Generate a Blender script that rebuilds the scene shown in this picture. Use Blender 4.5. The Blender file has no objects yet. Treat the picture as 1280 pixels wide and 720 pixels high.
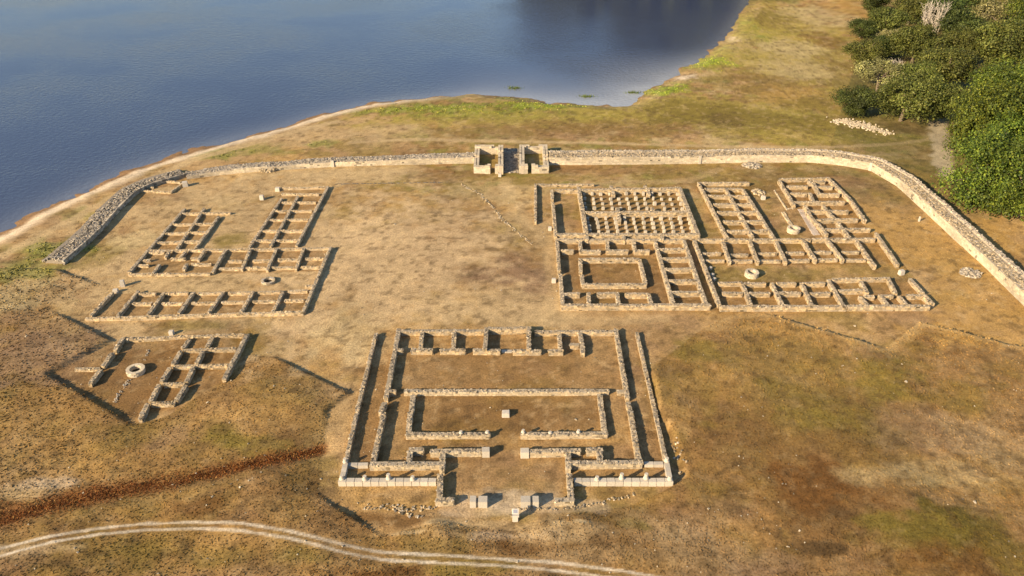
import bpy, bmesh, math, random
import numpy as np
from mathutils import Vector
rng = np.random.default_rng(7)
random.seed(7)
R = math.radians
SC = bpy.context.scene
COL = SC.collection

# ------------------------------------------------------------------ camera, sky, sun, exposure
CAM_H = 55.0
FPX = 1000.0                      # focal length in pixels of a 1280 px wide picture
PITCH = math.atan(615.0 / FPX)    # camera looks this far below the horizon
cam_d = bpy.data.cameras.new('camera'); cam = bpy.data.objects.new('camera', cam_d); COL.objects.link(cam)
cam_d.sensor_width = 36.0; cam_d.lens = 36.0 * FPX / 1280.0
cam_d.clip_start = 0.5; cam_d.clip_end = 12000
cam.location = (0, 0, CAM_H); cam.rotation_euler = (R(90) - PITCH, 0, 0)
SC.camera = cam

SUN_AZ = R(38)      # shadows run this far forward of +X
SUN_EL = R(23.5)
world = bpy.data.worlds.new('World'); SC.world = world; world.use_nodes = True
nt = world.node_tree; nt.nodes.clear()
sky = nt.nodes.new('ShaderNodeTexSky'); sky.sky_type = 'NISHITA'; sky.sun_disc = False
sky.sun_elevation = SUN_EL
sky.sun_rotation = math.atan2(-math.cos(SUN_AZ), -math.sin(SUN_AZ))
sky.altitude = 500; sky.air_density = 1.0; sky.dust_density = 0.6; sky.ozone_density = 1.3
bgn = nt.nodes.new('ShaderNodeBackground'); bgn.inputs['Strength'].default_value = 0.092
wo = nt.nodes.new('ShaderNodeOutputWorld')
nt.links.new(sky.outputs[0], bgn.inputs[0]); nt.links.new(bgn.outputs[0], wo.inputs[0])
sun_d = bpy.data.lights.new('sun', 'SUN'); sun = bpy.data.objects.new('sun', sun_d); COL.objects.link(sun)
sun_d.energy = 5.0; sun_d.angle = R(0.55); sun_d.color = (1.0, 0.79, 0.53)
sd = Vector((math.cos(SUN_AZ) * math.cos(SUN_EL), math.sin(SUN_AZ) * math.cos(SUN_EL), -math.sin(SUN_EL)))
sun.rotation_euler = sd.to_track_quat('-Z', 'Y').to_euler()
sun.location = (-60, 20, 80)
SC.view_settings.view_transform = 'Standard'; SC.view_settings.look = 'None'
SC.view_settings.gamma = 1.0; SC.view_settings.exposure = 1.06
SC.view_settings.use_curve_mapping = False

# ------------------------------------------------------------------ helpers
def G(px, py, z=0.0):
    """the point of the place at height z that the photograph shows at (px, py)"""
    a = (px - 640.0) / FPX; b = (360.0 - py) / FPX
    cp, sp = math.cos(PITCH), math.sin(PITCH)
    dx, dy, dz = a, cp + b * sp, -sp + b * cp
    t = (z - CAM_H) / dz
    return np.array((dx * t, dy * t, z))
ZM = {'A': (400, 380, 5.333), 'B': (640, 380, 5.333), 'C': (400, 515, 5.333), 'D': (640, 515, 5.333),
      'E': (60, 390, 4.737), 'F': (90, 220, 3.765), 'S': (100, 290, 7.5), 'H': (260, 220, 7.5),
      'I': (660, 215, 5.333), 'J': (680, 280, 5.805), 'K': (860, 210, 6.4), 'L': (860, 290, 6.4),
      'M': (980, 210, 6.4), 'N': (1000, 290, 6.4), 'O': (540, 160, 6.4), 'P': (0, 160, 4.26),
      'Q': (880, 160, 3.2), 'T': (200, 160, 3.556), 'U': (580, 170, 10.667), 'V': (0, 0, 1.0), 'X': (960, 205, 10.667)}
def px(tag, x, y):
    ox, oy, s = ZM[tag]
    return ox + x / s, oy + y / s
def GZ(tag, x, y, z=0.0):
    return G(*px(tag, x, y), z)

_lat = {}
def vnoise(x, y, scale, seed):
    if seed not in _lat:
        _lat[seed] = np.random.default_rng(seed).random((256, 256))
    T = _lat[seed]
    u = x / scale + 1000.37 + seed * 3.1; v = y / scale + 1000.81 + seed * 5.7
    iu = np.floor(u).astype(int); iv = np.floor(v).astype(int)
    fu = u - iu; fv = v - iv
    fu = fu * fu * (3 - 2 * fu); fv = fv * fv * (3 - 2 * fv)
    a = T[iu % 256, iv % 256]; b = T[(iu + 1) % 256, iv % 256]
    c = T[iu % 256, (iv + 1) % 256]; d = T[(iu + 1) % 256, (iv + 1) % 256]
    return (a * (1 - fu) + b * fu) * (1 - fv) + (c * (1 - fu) + d * fu) * fv
def fbm(x, y, scale, seed, octv=4, rough=0.55):
    s = 0; w = 1; t = 0
    for k in range(octv):
        s = s + w * vnoise(x * (1 if k % 2 else .97) + y * .13 * k, y - x * .11 * k, scale / 2 ** k, seed + k); t += w; w *= rough
    return s / t
def sstep(a, b, x):
    t = np.clip((x - a) / (b - a), 0, 1)
    return t * t * (3 - 2 * t)
def seg_dist(x, y, pts, closed=False):
    d = np.full(x.shape, 1e9)
    n = len(pts)
    for i in range(n if closed else n - 1):
        ax, ay = pts[i][:2]; bx, by = pts[(i + 1) % n][:2]
        ex, ey = bx - ax, by - ay
        L2 = ex * ex + ey * ey + 1e-9
        t = np.clip(((x - ax) * ex + (y - ay) * ey) / L2, 0, 1)
        d = np.minimum(d, np.hypot(x - ax - t * ex, y - ay - t * ey))
    return d
def inside(x, y, pts):
    r = np.zeros(x.shape, bool); n = len(pts)
    for i in range(n):
        ax, ay = pts[i][:2]; bx, by = pts[(i + 1) % n][:2]
        if ay == by: continue
        c = ((ay > y) != (by > y)) & (x < (bx - ax) * (y - ay) / (by - ay) + ax)
        r ^= c
    return r

def mk(name, V, F, mat, parent=None, C=None, smooth=False, off=None):
    """one mesh object from vertex and quad (or triangle) arrays, with a colour per vertex"""
    V = np.asarray(V, np.float32)
    if off is not None: V = V - np.asarray(off, np.float32)
    F = np.asarray(F, np.int32); k = F.shape[1]
    me = bpy.data.meshes.new(name)
    me.vertices.add(len(V)); me.vertices.foreach_set('co', V.ravel())
    me.loops.add(F.size); me.loops.foreach_set('vertex_index', F.ravel())
    me.polygons.add(len(F)); me.polygons.foreach_set('loop_start', np.arange(0, F.size, k, dtype=np.int32))
    me.polygons.foreach_set('use_smooth', np.full(len(F), bool(smooth)))
    me.update(calc_edges=True)
    if C is not None:
        C = np.asarray(C, np.float32)
        if C.ndim == 1: C = np.tile(C, (len(V), 1))
        at = me.color_attributes.new('Col', 'FLOAT_COLOR', 'POINT')
        at.data.foreach_set('color', np.concatenate([C, np.ones((len(V), 1), np.float32)], 1).ravel())
    me.materials.append(mat)
    o = bpy.data.objects.new(name, me); COL.objects.link(o)
    if parent is not None: o.parent = parent
    return o
def thing(name, label, cat, loc, group=None):
    o = bpy.data.objects.new(name, None); COL.objects.link(o)
    o.location = [float(c) for c in loc]; o.empty_display_size = .3
    tag(o, label, cat, group); return o
def tag(o, label, cat, group=None):
    o['label'] = label; o['category'] = cat
    if group: o['group'] = group
    return o
def stuff(o): o['kind'] = 'stuff'; return o

BOXV = np.array([(-1, -1, -1), (1, -1, -1), (1, 1, -1), (-1, 1, -1), (-1, -1, 1), (1, -1, 1), (1, 1, 1), (-1, 1, 1)], float)
BOXF = np.array([(0, 3, 2, 1), (4, 5, 6, 7), (0, 1, 5, 4), (1, 2, 6, 5), (2, 3, 7, 6), (3, 0, 4, 7)])
def boxes(c, half, ang, jit=0.12, tilt=0.0, taper=.78):
    """rough stones: centres c (n,3), half sizes (n,3), turn about z; corners moved at random"""
    c = np.asarray(c, float); half = np.asarray(half, float); n = len(c)
    ang = np.broadcast_to(np.asarray(ang, float), (n,))
    P = BOXV[None] * half[:, None, :] * (1 + rng.uniform(-jit, jit, (n, 8, 3)) * 1.6)
    P[:, 4:, :2] *= rng.uniform(taper, 1.0, (n, 1, 1))
    if tilt:
        tx = rng.normal(0, tilt, n)[:, None]; ty = rng.normal(0, tilt, n)[:, None]
        P[:, :, 2] += P[:, :, 0] * tx + P[:, :, 1] * ty
    ca, sa = np.cos(ang)[:, None], np.sin(ang)[:, None]
    X = P[:, :, 0] * ca - P[:, :, 1] * sa; Y = P[:, :, 0] * sa + P[:, :, 1] * ca
    V = np.stack([X, Y, P[:, :, 2]], 2) + c[:, None, :]
    F = BOXF[None] + (np.arange(n) * 8)[:, None, None]
    return V.reshape(-1, 3), F.reshape(-1, 4)
PAL_GREY = np.array([(.33, .29, .23), (.38, .325, .245), (.26, .225, .18), (.44, .37, .27), (.20, .175, .14), (.36, .295, .205)])
PAL_WARM = np.array([(.45, .35, .21), (.40, .31, .19), (.50, .40, .26), (.33, .26, .17), (.36, .31, .24), (.22, .18, .12)])
PAL_PALE = np.array([(.50, .42, .295), (.53, .45, .33), (.46, .385, .27), (.51, .42, .28), (.41, .345, .25)])
def stone_cols(n, pal, dark=0.0, per=8, var=(.78, 1.15), even=0.0):
    c = pal[rng.integers(0, len(pal), n)] * rng.uniform(*var, (n, 1))
    c = c * (1 - even) + pal.mean(0) * even
    if dark: c[rng.random(n) < dark] *= .45
    return np.repeat(c, per, 0)

# ------------------------------------------------------------------ materials
def mat_col(name, rough=.9, noise_scale=6.0, amount=.35, bump=.3, bump_scale=8.0, bump_dist=.03, detail=6):
    m = bpy.data.materials.new(name); m.use_nodes = True
    t = m.node_tree; b = t.nodes['Principled BSDF']; L = t.links.new
    at = t.nodes.new('ShaderNodeAttribute'); at.attribute_name = 'Col'
    tc = t.nodes.new('ShaderNodeNewGeometry')
    n1 = t.nodes.new('ShaderNodeTexNoise'); n1.inputs['Scale'].default_value = noise_scale
    n1.inputs['Detail'].default_value = detail; n1.inputs['Roughness'].default_value = .65
    mr = t.nodes.new('ShaderNodeMapRange'); mr.inputs[1].default_value = .28; mr.inputs[2].default_value = .72
    mr.inputs[3].default_value = 1 - amount; mr.inputs[4].default_value = 1 + amount
    mx = t.nodes.new('ShaderNodeVectorMath'); mx.operation = 'SCALE'
    L(tc.outputs['Position'], n1.inputs['Vector']); L(n1.outputs[0], mr.inputs[0])
    L(at.outputs['Color'], mx.inputs[0]); L(mr.outputs[0], mx.inputs['Scale'])
    L(mx.outputs[0], b.inputs['Base Color'])
    b.inputs['Roughness'].default_value = rough; b.inputs['Specular IOR Level'].default_value = .2
    if bump:
        n2 = t.nodes.new('ShaderNodeTexNoise'); n2.inputs['Scale'].default_value = bump_scale
        n2.inputs['Detail'].default_value = 6; n2.inputs['Roughness'].default_value = .7
        bp = t.nodes.new('ShaderNodeBump'); bp.inputs['Strength'].default_value = bump; bp.inputs['Distance'].default_value = bump_dist
        L(tc.outputs['Position'], n2.inputs['Vector']); L(n2.outputs[0], bp.inputs['Height']); L(bp.outputs[0], b.inputs['Normal'])
    return m
M_GROUND = mat_col('dry_turf', .95, 4.5, .42, .7, 5.0, .10, 9)
M_STONE = mat_col('granite', .9, 7.0, .30, .3, 9.0, .008)
M_PALE = mat_col('pale_granite', .85, 7.0, .18, .4, 14.0, .012)
M_GRASS = mat_col('grass_blades', .9, 2.0, .25, 0)
M_BARK = mat_col('bark', .95, 5.0, .35, .6, 6.0, .05)
def mat_leaf(name):
    m = bpy.data.materials.new(name); m.use_nodes = True
    t = m.node_tree; L = t.links.new; b = t.nodes['Principled BSDF']
    at = t.nodes.new('ShaderNodeAttribute'); at.attribute_name = 'Col'
    oi = t.nodes.new('ShaderNodeObjectInfo')
    hs = t.nodes.new('ShaderNodeHueSaturation')
    m1 = t.nodes.new('ShaderNodeMapRange'); m1.inputs[3].default_value = .485; m1.inputs[4].default_value = .515
    m2 = t.nodes.new('ShaderNodeMapRange'); m2.inputs[3].default_value = .8; m2.inputs[4].default_value = 1.2
    L(oi.outputs['Random'], m1.inputs[0]); L(oi.outputs['Random'], m2.inputs[0])
    L(m1.outputs[0], hs.inputs['Hue']); L(m2.outputs[0], hs.inputs['Value'])
    L(at.outputs['Color'], hs.inputs['Color']); L(hs.outputs[0], b.inputs['Base Color'])
    b.inputs['Roughness'].default_value = .6; b.inputs['Specular IOR Level'].default_value = .25
    tr = t.nodes.new('ShaderNodeBsdfTranslucent'); L(hs.outputs[0], tr.inputs[0])
    mix = t.nodes.new('ShaderNodeMixShader'); mix.inputs[0].default_value = .14
    L(b.outputs[0], mix.inputs[1]); L(tr.outputs[0], mix.inputs[2])
    L(mix.outputs[0], t.nodes['Material Output'].inputs[0])
    return m
M_LEAF = mat_leaf('leaf')
def mat_water():
    m = bpy.data.materials.new('lake_water'); m.use_nodes = True
    t = m.node_tree; L = t.links.new; b = t.nodes['Principled BSDF']
    at = t.nodes.new('ShaderNodeAttribute'); at.attribute_name = 'Col'; L(at.outputs['Color'], b.inputs['Base Color'])
    b.inputs['Roughness'].default_value = .06; b.inputs['IOR'].default_value = 1.333
    g = t.nodes.new('ShaderNodeNewGeometry')
    n1 = t.nodes.new('ShaderNodeTexNoise'); n1.inputs['Scale'].default_value = 1.1; n1.inputs['Detail'].default_value = 6
    n1.inputs['Roughness'].default_value = .6
    bp = t.nodes.new('ShaderNodeBump'); bp.inputs['Strength'].default_value = .5; bp.inputs['Distance'].default_value = .2
    n3 = t.nodes.new('ShaderNodeTexNoise'); n3.inputs['Scale'].default_value = .03; n3.inputs['Detail'].default_value = 3
    mr = t.nodes.new('ShaderNodeMapRange'); mr.inputs[1].default_value = .35; mr.inputs[2].default_value = .65; mr.inputs[3].default_value = .25; mr.inputs[4].default_value = .75
    L(g.outputs['Position'], n3.inputs['Vector']); L(n3.outputs[0], mr.inputs[0]); L(mr.outputs[0], bp.inputs['Strength'])
    L(g.outputs['Position'], n1.inputs['Vector']); L(n1.outputs[0], bp.inputs['Height']); L(bp.outputs[0], b.inputs['Normal'])
    return m
M_WATER = mat_water()

# ------------------------------------------------------------------ terrain
LAKE_Z = -1.0
SHORE_PX = [(-1500, 420), (-500, 430), (-200, 385), (-60, 322), (0, 292), (40, 268), (100, 240), (160, 214), (235, 190), (300, 172), (345, 161),
            (400, 143), (440, 133), (500, 124), (560, 119), (600, 118), (640, 121), (680, 127), (730, 131), (765, 133),
            (788, 130), (803, 121), (801, 115), (826, 107), (834, 98), (846, 93), (851, 85), (874, 74), (886, 66), (900, 53), (907, 46), (912, 37), (922, 22), (929, 12), (935, -2), (938, -12),
            (925, -18), (850, -22), (750, -28), (690, -34), (640, -48), (580, -80), (480, -120), (300, -160), (0, -185), (-700, -185), (-1500, -120)]
LAKE = [tuple(G(x, y, LAKE_Z)[:2]) for x, y in SHORE_PX]
DIG_PX = [(-400, 320), (75, 336), (127, 354), (57, 382), (142, 425), (62, 467), (168, 528), (205, 519), (240, 498), (285, 469),
          (312, 441), (345, 444), (440, 489), (410, 512), (402, 570), (397, 613), (422, 632), (443, 645), (478, 667), (560, 652),
          (640, 662), (734, 638), (790, 629), (827, 613), (856, 595), (843, 552), (822, 515), (812, 465), (828, 448), (885, 405),
          (915, 391), (956, 389), (1107, 433), (1150, 400), (1258, 428), (1300, 433), (1700, 440), (1700, -140), (-400, -140)]
DIG = [tuple(G(x, y, .3)[:2]) for x, y in DIG_PX]
SOFT = [[tuple(G(x, y, .4)[:2]) for x, y in s] for s in (
    [(190, 527), (240, 498), (285, 469), (330, 440)], [(478, 667), (560, 652), (640, 662), (734, 638), (800, 626)],
    [(828, 448), (885, 405), (915, 391), (945, 388)], [(1115, 430), (1150, 402)], [(404, 540), (397, 606)], [(127, 354), (60, 381)])]
BUMPS = [(545, 655, 1.6, .45), (505, 668, 1.2, .25), (690, 656, 2.0, .4), (725, 648, 1.3, .3), (1195, 660, 6, .4), (330, 510, 5, .35),
         (250, 415, 4, .35), (40, 430, 7, .3), (900, 470, 9, .35), (1010, 690, 7, -.3)]
DITCH = [G(x, y, .6)[:2] for x, y in ((-60, 655), (0, 645), (60, 628), (130, 613), (200, 601), (270, 588), (330, 574), (400, 556))]
def terrain_z(x, y):
    dl = seg_dist(x, y, LAKE, True); inl = inside(x, y, LAKE)
    z = np.where(inl, LAKE_Z - .05 - np.minimum(dl * .12, 4), LAKE_Z + 1.0 * sstep(-.5, 5.5, dl) + .0)
    ins = inside(x, y, DIG); dd = seg_dist(x, y, DIG, True)
    ds = np.full(x.shape, 1e9)
    for s in SOFT: ds = np.minimum(ds, seg_dist(x, y, s))
    wob = .25 * (vnoise(x, y, 1.1, 41) - .5) + .5 * (vnoise(x, y, 3.0, 42) - .5)
    rise = np.minimum(sstep(.0, .45, dd + wob * .35), sstep(0, 6.0, ds + .9))
    rise = np.where(ins, 0, rise) * sstep(3, 12, np.where(inl, 0, dl))
    z = z + .48 * rise
    z = z + (fbm(x, y, 4, 127, 3) - .5) * .8 * np.exp(-(dl / 4.0) ** 2)
    land = np.where(inl, 0, sstep(0, 6, dl))
    z = z + land * ((fbm(x, y, 9, 11, 4) - .5) * (.12 + .45 * rise) + (fbm(x, y, 1.2, 15, 3) - .5) * (.04 + .06 * rise))
    for bx, by, r, h in BUMPS:
        c = G(bx, by, .7); z = z + h * np.exp(-((x - c[0]) ** 2 + (y - c[1]) ** 2) / (r * r))
    dt = seg_dist(x, y, DITCH); z = z - .22 * np.exp(-(dt / 1.3) ** 2)
    far = sstep(0, 1, (y - 262) / 20) * land
    hills = (25 + 60 * fbm(x, y, 120, 21, 3)) * sstep(-10, 45, x + 30 * (fbm(x, y, 40, 24, 2) - .5)) + 6
    z = z + far * np.minimum(dl * .6, hills) * sstep(0, 30, dl)
    return z

TAN = np.array((.31, .19, .066)); PALE = np.array((.43, .31, .155)); BROWN = np.array((.165, .09, .03)); OLIVE = np.array((.165, .122, .022))
GREEN = np.array((.155, .185, .028)); GOLD = np.array((.36, .215, .062)); RUST = np.array((.125, .058, .014)); BRACKEN = np.array((.155, .062, .017)); VIVID = np.array((.20, .245, .02)); SAND = np.array((.54, .43, .29))
MAUVE = np.array((.215, .135, .075)); DARK = np.array((.085, .05, .018)); WETSAND = np.array((.22, .13, .06)); STRAW = np.array((.40, .31, .15))
MEAD = np.array((.29, .225, .045)); FOREST = np.array((.035, .045, .012))
# patches: photograph centre, half width, half height, colour, strength
PATCH = [
 (545, 648, 16, 3, PALE * 1.1, .8), (510, 660, 22, 3, PALE, .6), (700, 650, 14, 4, PALE * 1.1, .8), (728, 648, 12, 3, PALE * 1.1, .8), (640, 665, 60, 8, SAND, .3), (600, 650, 60, 8, PALE, .4), (30, 682, 50, 9, PALE, .7), (1010, 590, 50, 20, BROWN, .5), (1060, 640, 80, 30, DARK, .35), (1200, 690, 70, 30, DARK, .35),
 (225, 288, 58, 26, BROWN, .55), (352, 272, 46, 40, BROWN, .52), (300, 323, 120, 14, BROWN, .52), (255, 378, 145, 14, BROWN, .52), (650, 345, 60, 34, BROWN, .45), (570, 290, 60, 30, BROWN, .2), (700, 330, 20, 60, PALE, .5),
 (1000, 375, 130, 16, BROWN, .3), (1000, 320, 110, 12, BROWN, .35), (920, 270, 45, 28, BROWN, .35), (1040, 260, 45, 32, BROWN, .3), (840, 345, 45, 40, BROWN, .35),
 # camp interior
 (600, 330, 130, 55, BROWN, .42), (640, 352, 55, 40, MAUVE, .65), (540, 330, 40, 20, MAUVE, .4), (590, 370, 60, 18, GOLD, .3), (505, 262, 35, 14, OLIVE, .28), (540, 300, 120, 30, MAUVE, .25), (430, 217, 130, 14, PALE, .65),
 (640, 290, 60, 25, STRAW, .25), (655, 255, 12, 6, PALE, .6), (500, 350, 70, 40, TAN, .3), (300, 240, 90, 20, PALE, .45), (250, 320, 220, 100, PALE, .6), (480, 330, 150, 95, PALE * np.array((1.05, 1.04, 1.1)), .65), (640, 385, 120, 24, PALE, .55), (290, 300, 28, 9, OLIVE, .6),
 (125, 315, 38, 14, OLIVE, .5), (165, 300, 30, 12, STRAW, .4), (250, 408, 45, 6, OLIVE, .5), (600, 240, 60, 12, STRAW, .35), (560, 215, 40, 9, BROWN, .5), (760, 212, 120, 6, BROWN, .4),
 (1000, 225, 120, 22, BROWN, .35), (1120, 290, 60, 50, GOLD, .55), (1200, 330, 80, 55, GOLD, .6), (1160, 230, 60, 25, GOLD, .3), (1230, 400, 70, 35, GOLD, .5), (1040, 235, 60, 12, MAUVE, .35),
 (900, 260, 20, 35, OLIVE, .45), (985, 300, 30, 16, OLIVE, .4), (960, 345, 110, 10, OLIVE, .45), (740, 262, 25, 14, OLIVE, .4), (880, 300, 14, 60, OLIVE, .35), (760, 345, 60, 40, BROWN, .25), (1000, 370, 120, 16, GOLD, .3),
 (790, 263, 70, 28, OLIVE, .2), (640, 400, 60, 20, PALE, .3), (560, 420, 90, 25, GOLD, .25), (440, 420, 60, 30, STRAW, .35),
 # headquarters ground
 (630, 455, 150, 30, BROWN, .35), (630, 515, 110, 22, BROWN, .55), (590, 530, 50, 14, OLIVE, .3), (630, 585, 80, 35, MAUVE, .35), (640, 620, 60, 14, SAND, .45), (470, 500, 25, 70, BROWN, .5), (800, 500, 25, 70, MAUVE, .4),
 (500, 622, 50, 8, GOLD, .4), (780, 615, 60, 8, GOLD, .25), (545, 600, 10, 20, OLIVE, .3),
 # small sunken ruin
 (180, 470, 90, 50, BROWN, .65), (250, 440, 50, 30, BROWN, .45),
 # left foreground slopes
 (50, 440, 110, 50, MAUVE, .6), (60, 400, 60, 20, TAN, .3), (280, 545, 45, 16, OLIVE, .7), (330, 555, 50, 12, OLIVE, .45), (60, 520, 70, 40, GOLD, .3), (120, 560, 70, 25, GOLD, .35), (160, 545, 50, 20, OLIVE, .25),
 (340, 500, 70, 30, GOLD, .4), (385, 490, 30, 20, OLIVE, .25), (210, 545, 30, 15, MAUVE, .4), (35, 610, 40, 10, PALE, .6), (60, 600, 40, 8, SAND, .35),
 (245, 628, 36, 13, RUST, .6), (330, 625, 50, 15, TAN, .4), (370, 630, 30, 18, GOLD, .45), (400, 605, 30, 12, DARK, .4), (30, 690, 40, 25, MAUVE, .3), (150, 692, 100, 22, OLIVE, .3), (75, 700, 14, 12, DARK, .5),
 (320, 690, 16, 14, DARK, .65), (270, 695, 40, 15, OLIVE, .4), (380, 690, 40, 12, OLIVE, .5), (300, 675, 90, 20, GOLD, .35), (480, 712, 70, 12, RUST, .75), (590, 705, 60, 12, OLIVE, .5), (650, 676, 38, 13, BROWN, .85), (630, 680, 15, 10, RUST, .4),
 (480, 642, 60, 9, BROWN, .85), (560, 660, 40, 12, PALE, .3), (700, 660, 60, 14, PALE, .4), (740, 690, 60, 14, PALE, .2), (790, 650, 20, 8, OLIVE, .5),
 # right foreground field
 (870, 440, 30, 20, OLIVE, .55), (1000, 420, 90, 22, GOLD, .45), (1200, 420, 60, 18, GOLD, .6), (900, 480, 40, 25, GOLD, .3), (920, 530, 80, 40, BROWN, .65), (1000, 470, 150, 60, OLIVE, .3), (1060, 540, 130, 50, OLIVE * .85, .4), (980, 485, 40, 12, OLIVE, .35), (1110, 470, 40, 30, OLIVE, .6),
 (1030, 520, 45, 14, OLIVE, .5), (1120, 545, 40, 16, OLIVE, .45), (1210, 490, 40, 20, OLIVE, .35), (1170, 540, 70, 30, MAUVE, .45), (1250, 560, 60, 40, PALE, .35), (1020, 560, 90, 30, BROWN, .45), (900, 580, 60, 20, BROWN, .3),
 (1060, 625, 110, 50, BROWN, .5), (1180, 670, 110, 50, OLIVE * .7, .6), (1020, 605, 65, 32, RUST, .75), (1025, 680, 26, 12, DARK, .85), (1050, 632, 30, 12, DARK, .5), (1105, 650, 36, 16, OLIVE, .6), (1165, 650, 60, 34, OLIVE * .75, .85), (1160, 645, 25, 8, OLIVE, .4), (1215, 700, 60, 30, RUST, .55), (1260, 690, 40, 25, OLIVE, .5), (1140, 700, 40, 14, RUST, .45),
 (860, 680, 40, 14, BROWN, .5), (900, 640, 60, 20, MAUVE, .35), (840, 660, 70, 30, PALE, .25), (960, 700, 60, 16, MAUVE, .4), (805, 655, 12, 6, OLIVE, .5), (1090, 590, 60, 14, STRAW, .35), (1180, 590, 70, 16, STRAW, .3),
 # shore and far meadow
 (620, 141, 170, 12, OLIVE, .6), (560, 137, 90, 9, GREEN, .5), (700, 134, 60, 5, GREEN, .8), (640, 122, 40, 4, GREEN, .5), (690, 131, 75, 5, VIVID, .8), (545, 138, 100, 7, VIVID, .5), (620, 144, 120, 6, GREEN, .5), (940, 30, 18, 24, VIVID, .55), (905, 62, 14, 8, VIVID, .7), (1000, 145, 50, 8, GREEN, .5), (905, 148, 40, 6, GREEN, .5), (830, 110, 30, 9, VIVID, 1.0), (890, 76, 32, 12, VIVID, 1.0), (855, 94, 16, 4, SAND, .9), (922, 46, 14, 5, SAND, .8), (940, 40, 20, 20, GREEN, .6), (920, 60, 25, 12, STRAW, .4),
 (850, 140, 160, 22, MEAD, .75), (1000, 90, 110, 60, MEAD, .65), (980, 30, 70, 40, MEAD, .6), (1000, 165, 140, 14, MEAD, .5), (640, 150, 200, 14, MEAD, .5), (870, 140, 80, 14, OLIVE, .75), (960, 150, 90, 14, OLIVE, .7), (1050, 160, 60, 12, OLIVE, .55), (780, 160, 120, 12, BROWN, .45), (640, 165, 120, 10, BROWN, .35), (905, 150, 30, 8, DARK, .35), (830, 150, 40, 6, OLIVE, .5),
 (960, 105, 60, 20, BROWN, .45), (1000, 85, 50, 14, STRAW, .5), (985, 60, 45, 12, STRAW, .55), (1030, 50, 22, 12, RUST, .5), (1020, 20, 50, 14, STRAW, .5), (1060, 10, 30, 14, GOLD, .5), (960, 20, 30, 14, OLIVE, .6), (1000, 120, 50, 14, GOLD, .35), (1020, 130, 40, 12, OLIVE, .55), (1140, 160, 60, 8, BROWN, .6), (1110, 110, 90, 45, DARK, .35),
 (270, 192, 45, 7, GREEN, .55), (330, 186, 40, 8, GREEN, .4), (390, 170, 60, 14, PALE, .45), (405, 180, 20, 5, GREEN, .5), (490, 165, 50, 10, STRAW, .3), (60, 312, 50, 14, GREEN, .55), (110, 270, 30, 10, GREEN, .3), (30, 340, 50, 16, GREEN, .45), (20, 370, 40, 20, STRAW, .4), (140, 250, 20, 6, OLIVE, .4),
 (1100, 180, 90, 10, OLIVE, .3), (1150, 205, 30, 14, OLIVE, .4), (1230, 290, 50, 25, GOLD, .6), (1270, 330, 20, 20, BROWN, .4)]
PW = []
for (x, y, rx, ry, c, s) in PATCH:
    zz = .8 if y > 440 else 0
    p = G(x, y, zz); PW.append((p[0], p[1], abs(G(x + rx, y, zz)[0] - p[0]), abs(G(x, y - ry, zz)[1] - G(x, y + ry, zz)[1]) / 2, c, s))
def line(pts, z=.9): return [tuple(G(x, y, z)[:2]) for x, y in pts]
TRACK_A = line([(-40, 687), (0, 680), (60, 666), (120, 655), (180, 649), (240, 648), (300, 651), (360, 660), (420, 674), (480, 684), (540, 688), (620, 693), (700, 700), (780, 710), (860, 724)])
TRACK_B = line([(-40, 700), (0, 690), (60, 674), (120, 663), (180, 657), (240, 656), (300, 660), (360, 669), (420, 684), (480, 694), (540, 698), (620, 702), (700, 710), (780, 720), (860, 736)])
PATHS = [(line([(440, 178), (520, 174), (600, 176), (690, 178), (760, 179), (860, 182), (950, 184), (1040, 184), (1110, 181), (1150, 176), (1170, 172)], 0), .9, PALE, .7),
         (line([(1172, 150), (1174, 175), (1178, 198), (1186, 222)], 0), 2.1, SAND * 1.05, .95),
         (line([(632, 225), (640, 260), (660, 280), (680, 286), (693, 350), (700, 395)], 0), 1.6, PALE, .4),
         (line([(0, 320), (60, 290), (120, 258), (180, 226), (240, 200), (330, 175), (420, 152)], 0), 1.3, PALE, .75),
         (line([(300, 215), (420, 214), (520, 212)], 0), 2.4, PALE, .5),
         (line([(632, 235), (700, 232), (860, 226), (900, 212)], 0), 1.2, PALE, .35),
         (line([(660, 398), (760, 402), (830, 398)], 0), 1.2, PALE, .35),
         (line([(560, 640), (690, 634), (750, 632)], 0), 1.0, SAND, .35)]
FLOOR = [([('F', 535, 150), ('F', 700, 170), ('F', 590, 338), ('F', 1218, 334), ('F', 1165, 440), ('F', 262, 468)], BROWN * 1.25, .55),
         ([('H', 700, 110), ('H', 1125, 95), ('H', 850, 665), ('H', 385, 680)], BROWN * 1.25, .5),
         ([('F', 190, 545), ('F', 1130, 538), ('F', 1085, 648), ('F', 70, 676)], BROWN * 1.25, .5),
         ([('V', 470, 412), ('V', 796, 412), ('V', 840, 600), ('V', 425, 600)], BROWN * 1.15, .3),
         ([('V', 508, 490), ('V', 757, 490), ('V', 760, 545), ('V', 506, 545)], BROWN, .35),
         ([('V', 693, 300), ('V', 855, 300), ('V', 885, 385), ('V', 702, 385)], BROWN * 1.1, .45),
         ([('V', 873, 228), ('V', 935, 228), ('V', 968, 297), ('V', 909, 297)], BROWN * 1.1, .4),
         ([('V', 974, 224), ('V', 1040, 222), ('V', 1120, 330), ('V', 885, 330), ('V', 873, 298), ('V', 1035, 298)], BROWN * 1.1, .4),
         ([('V', 893, 350), ('V', 1135, 345), ('V', 1165, 382), ('V', 903, 384)], BROWN * 1.1, .4),
         ([('V', 728, 238), ('V', 848, 236), ('V', 870, 292), ('V', 734, 294)], BROWN, .5),
         ([('E', 445, 150), ('E', 1175, 130), ('E', 1040, 400), ('E', 540, 640), ('E', 10, 370)], BROWN, .45)]
FLOOR = [([tuple(GZ(*p, .2)[:2]) for p in q], c, s_) for q, c, s_ in FLOOR]
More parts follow.
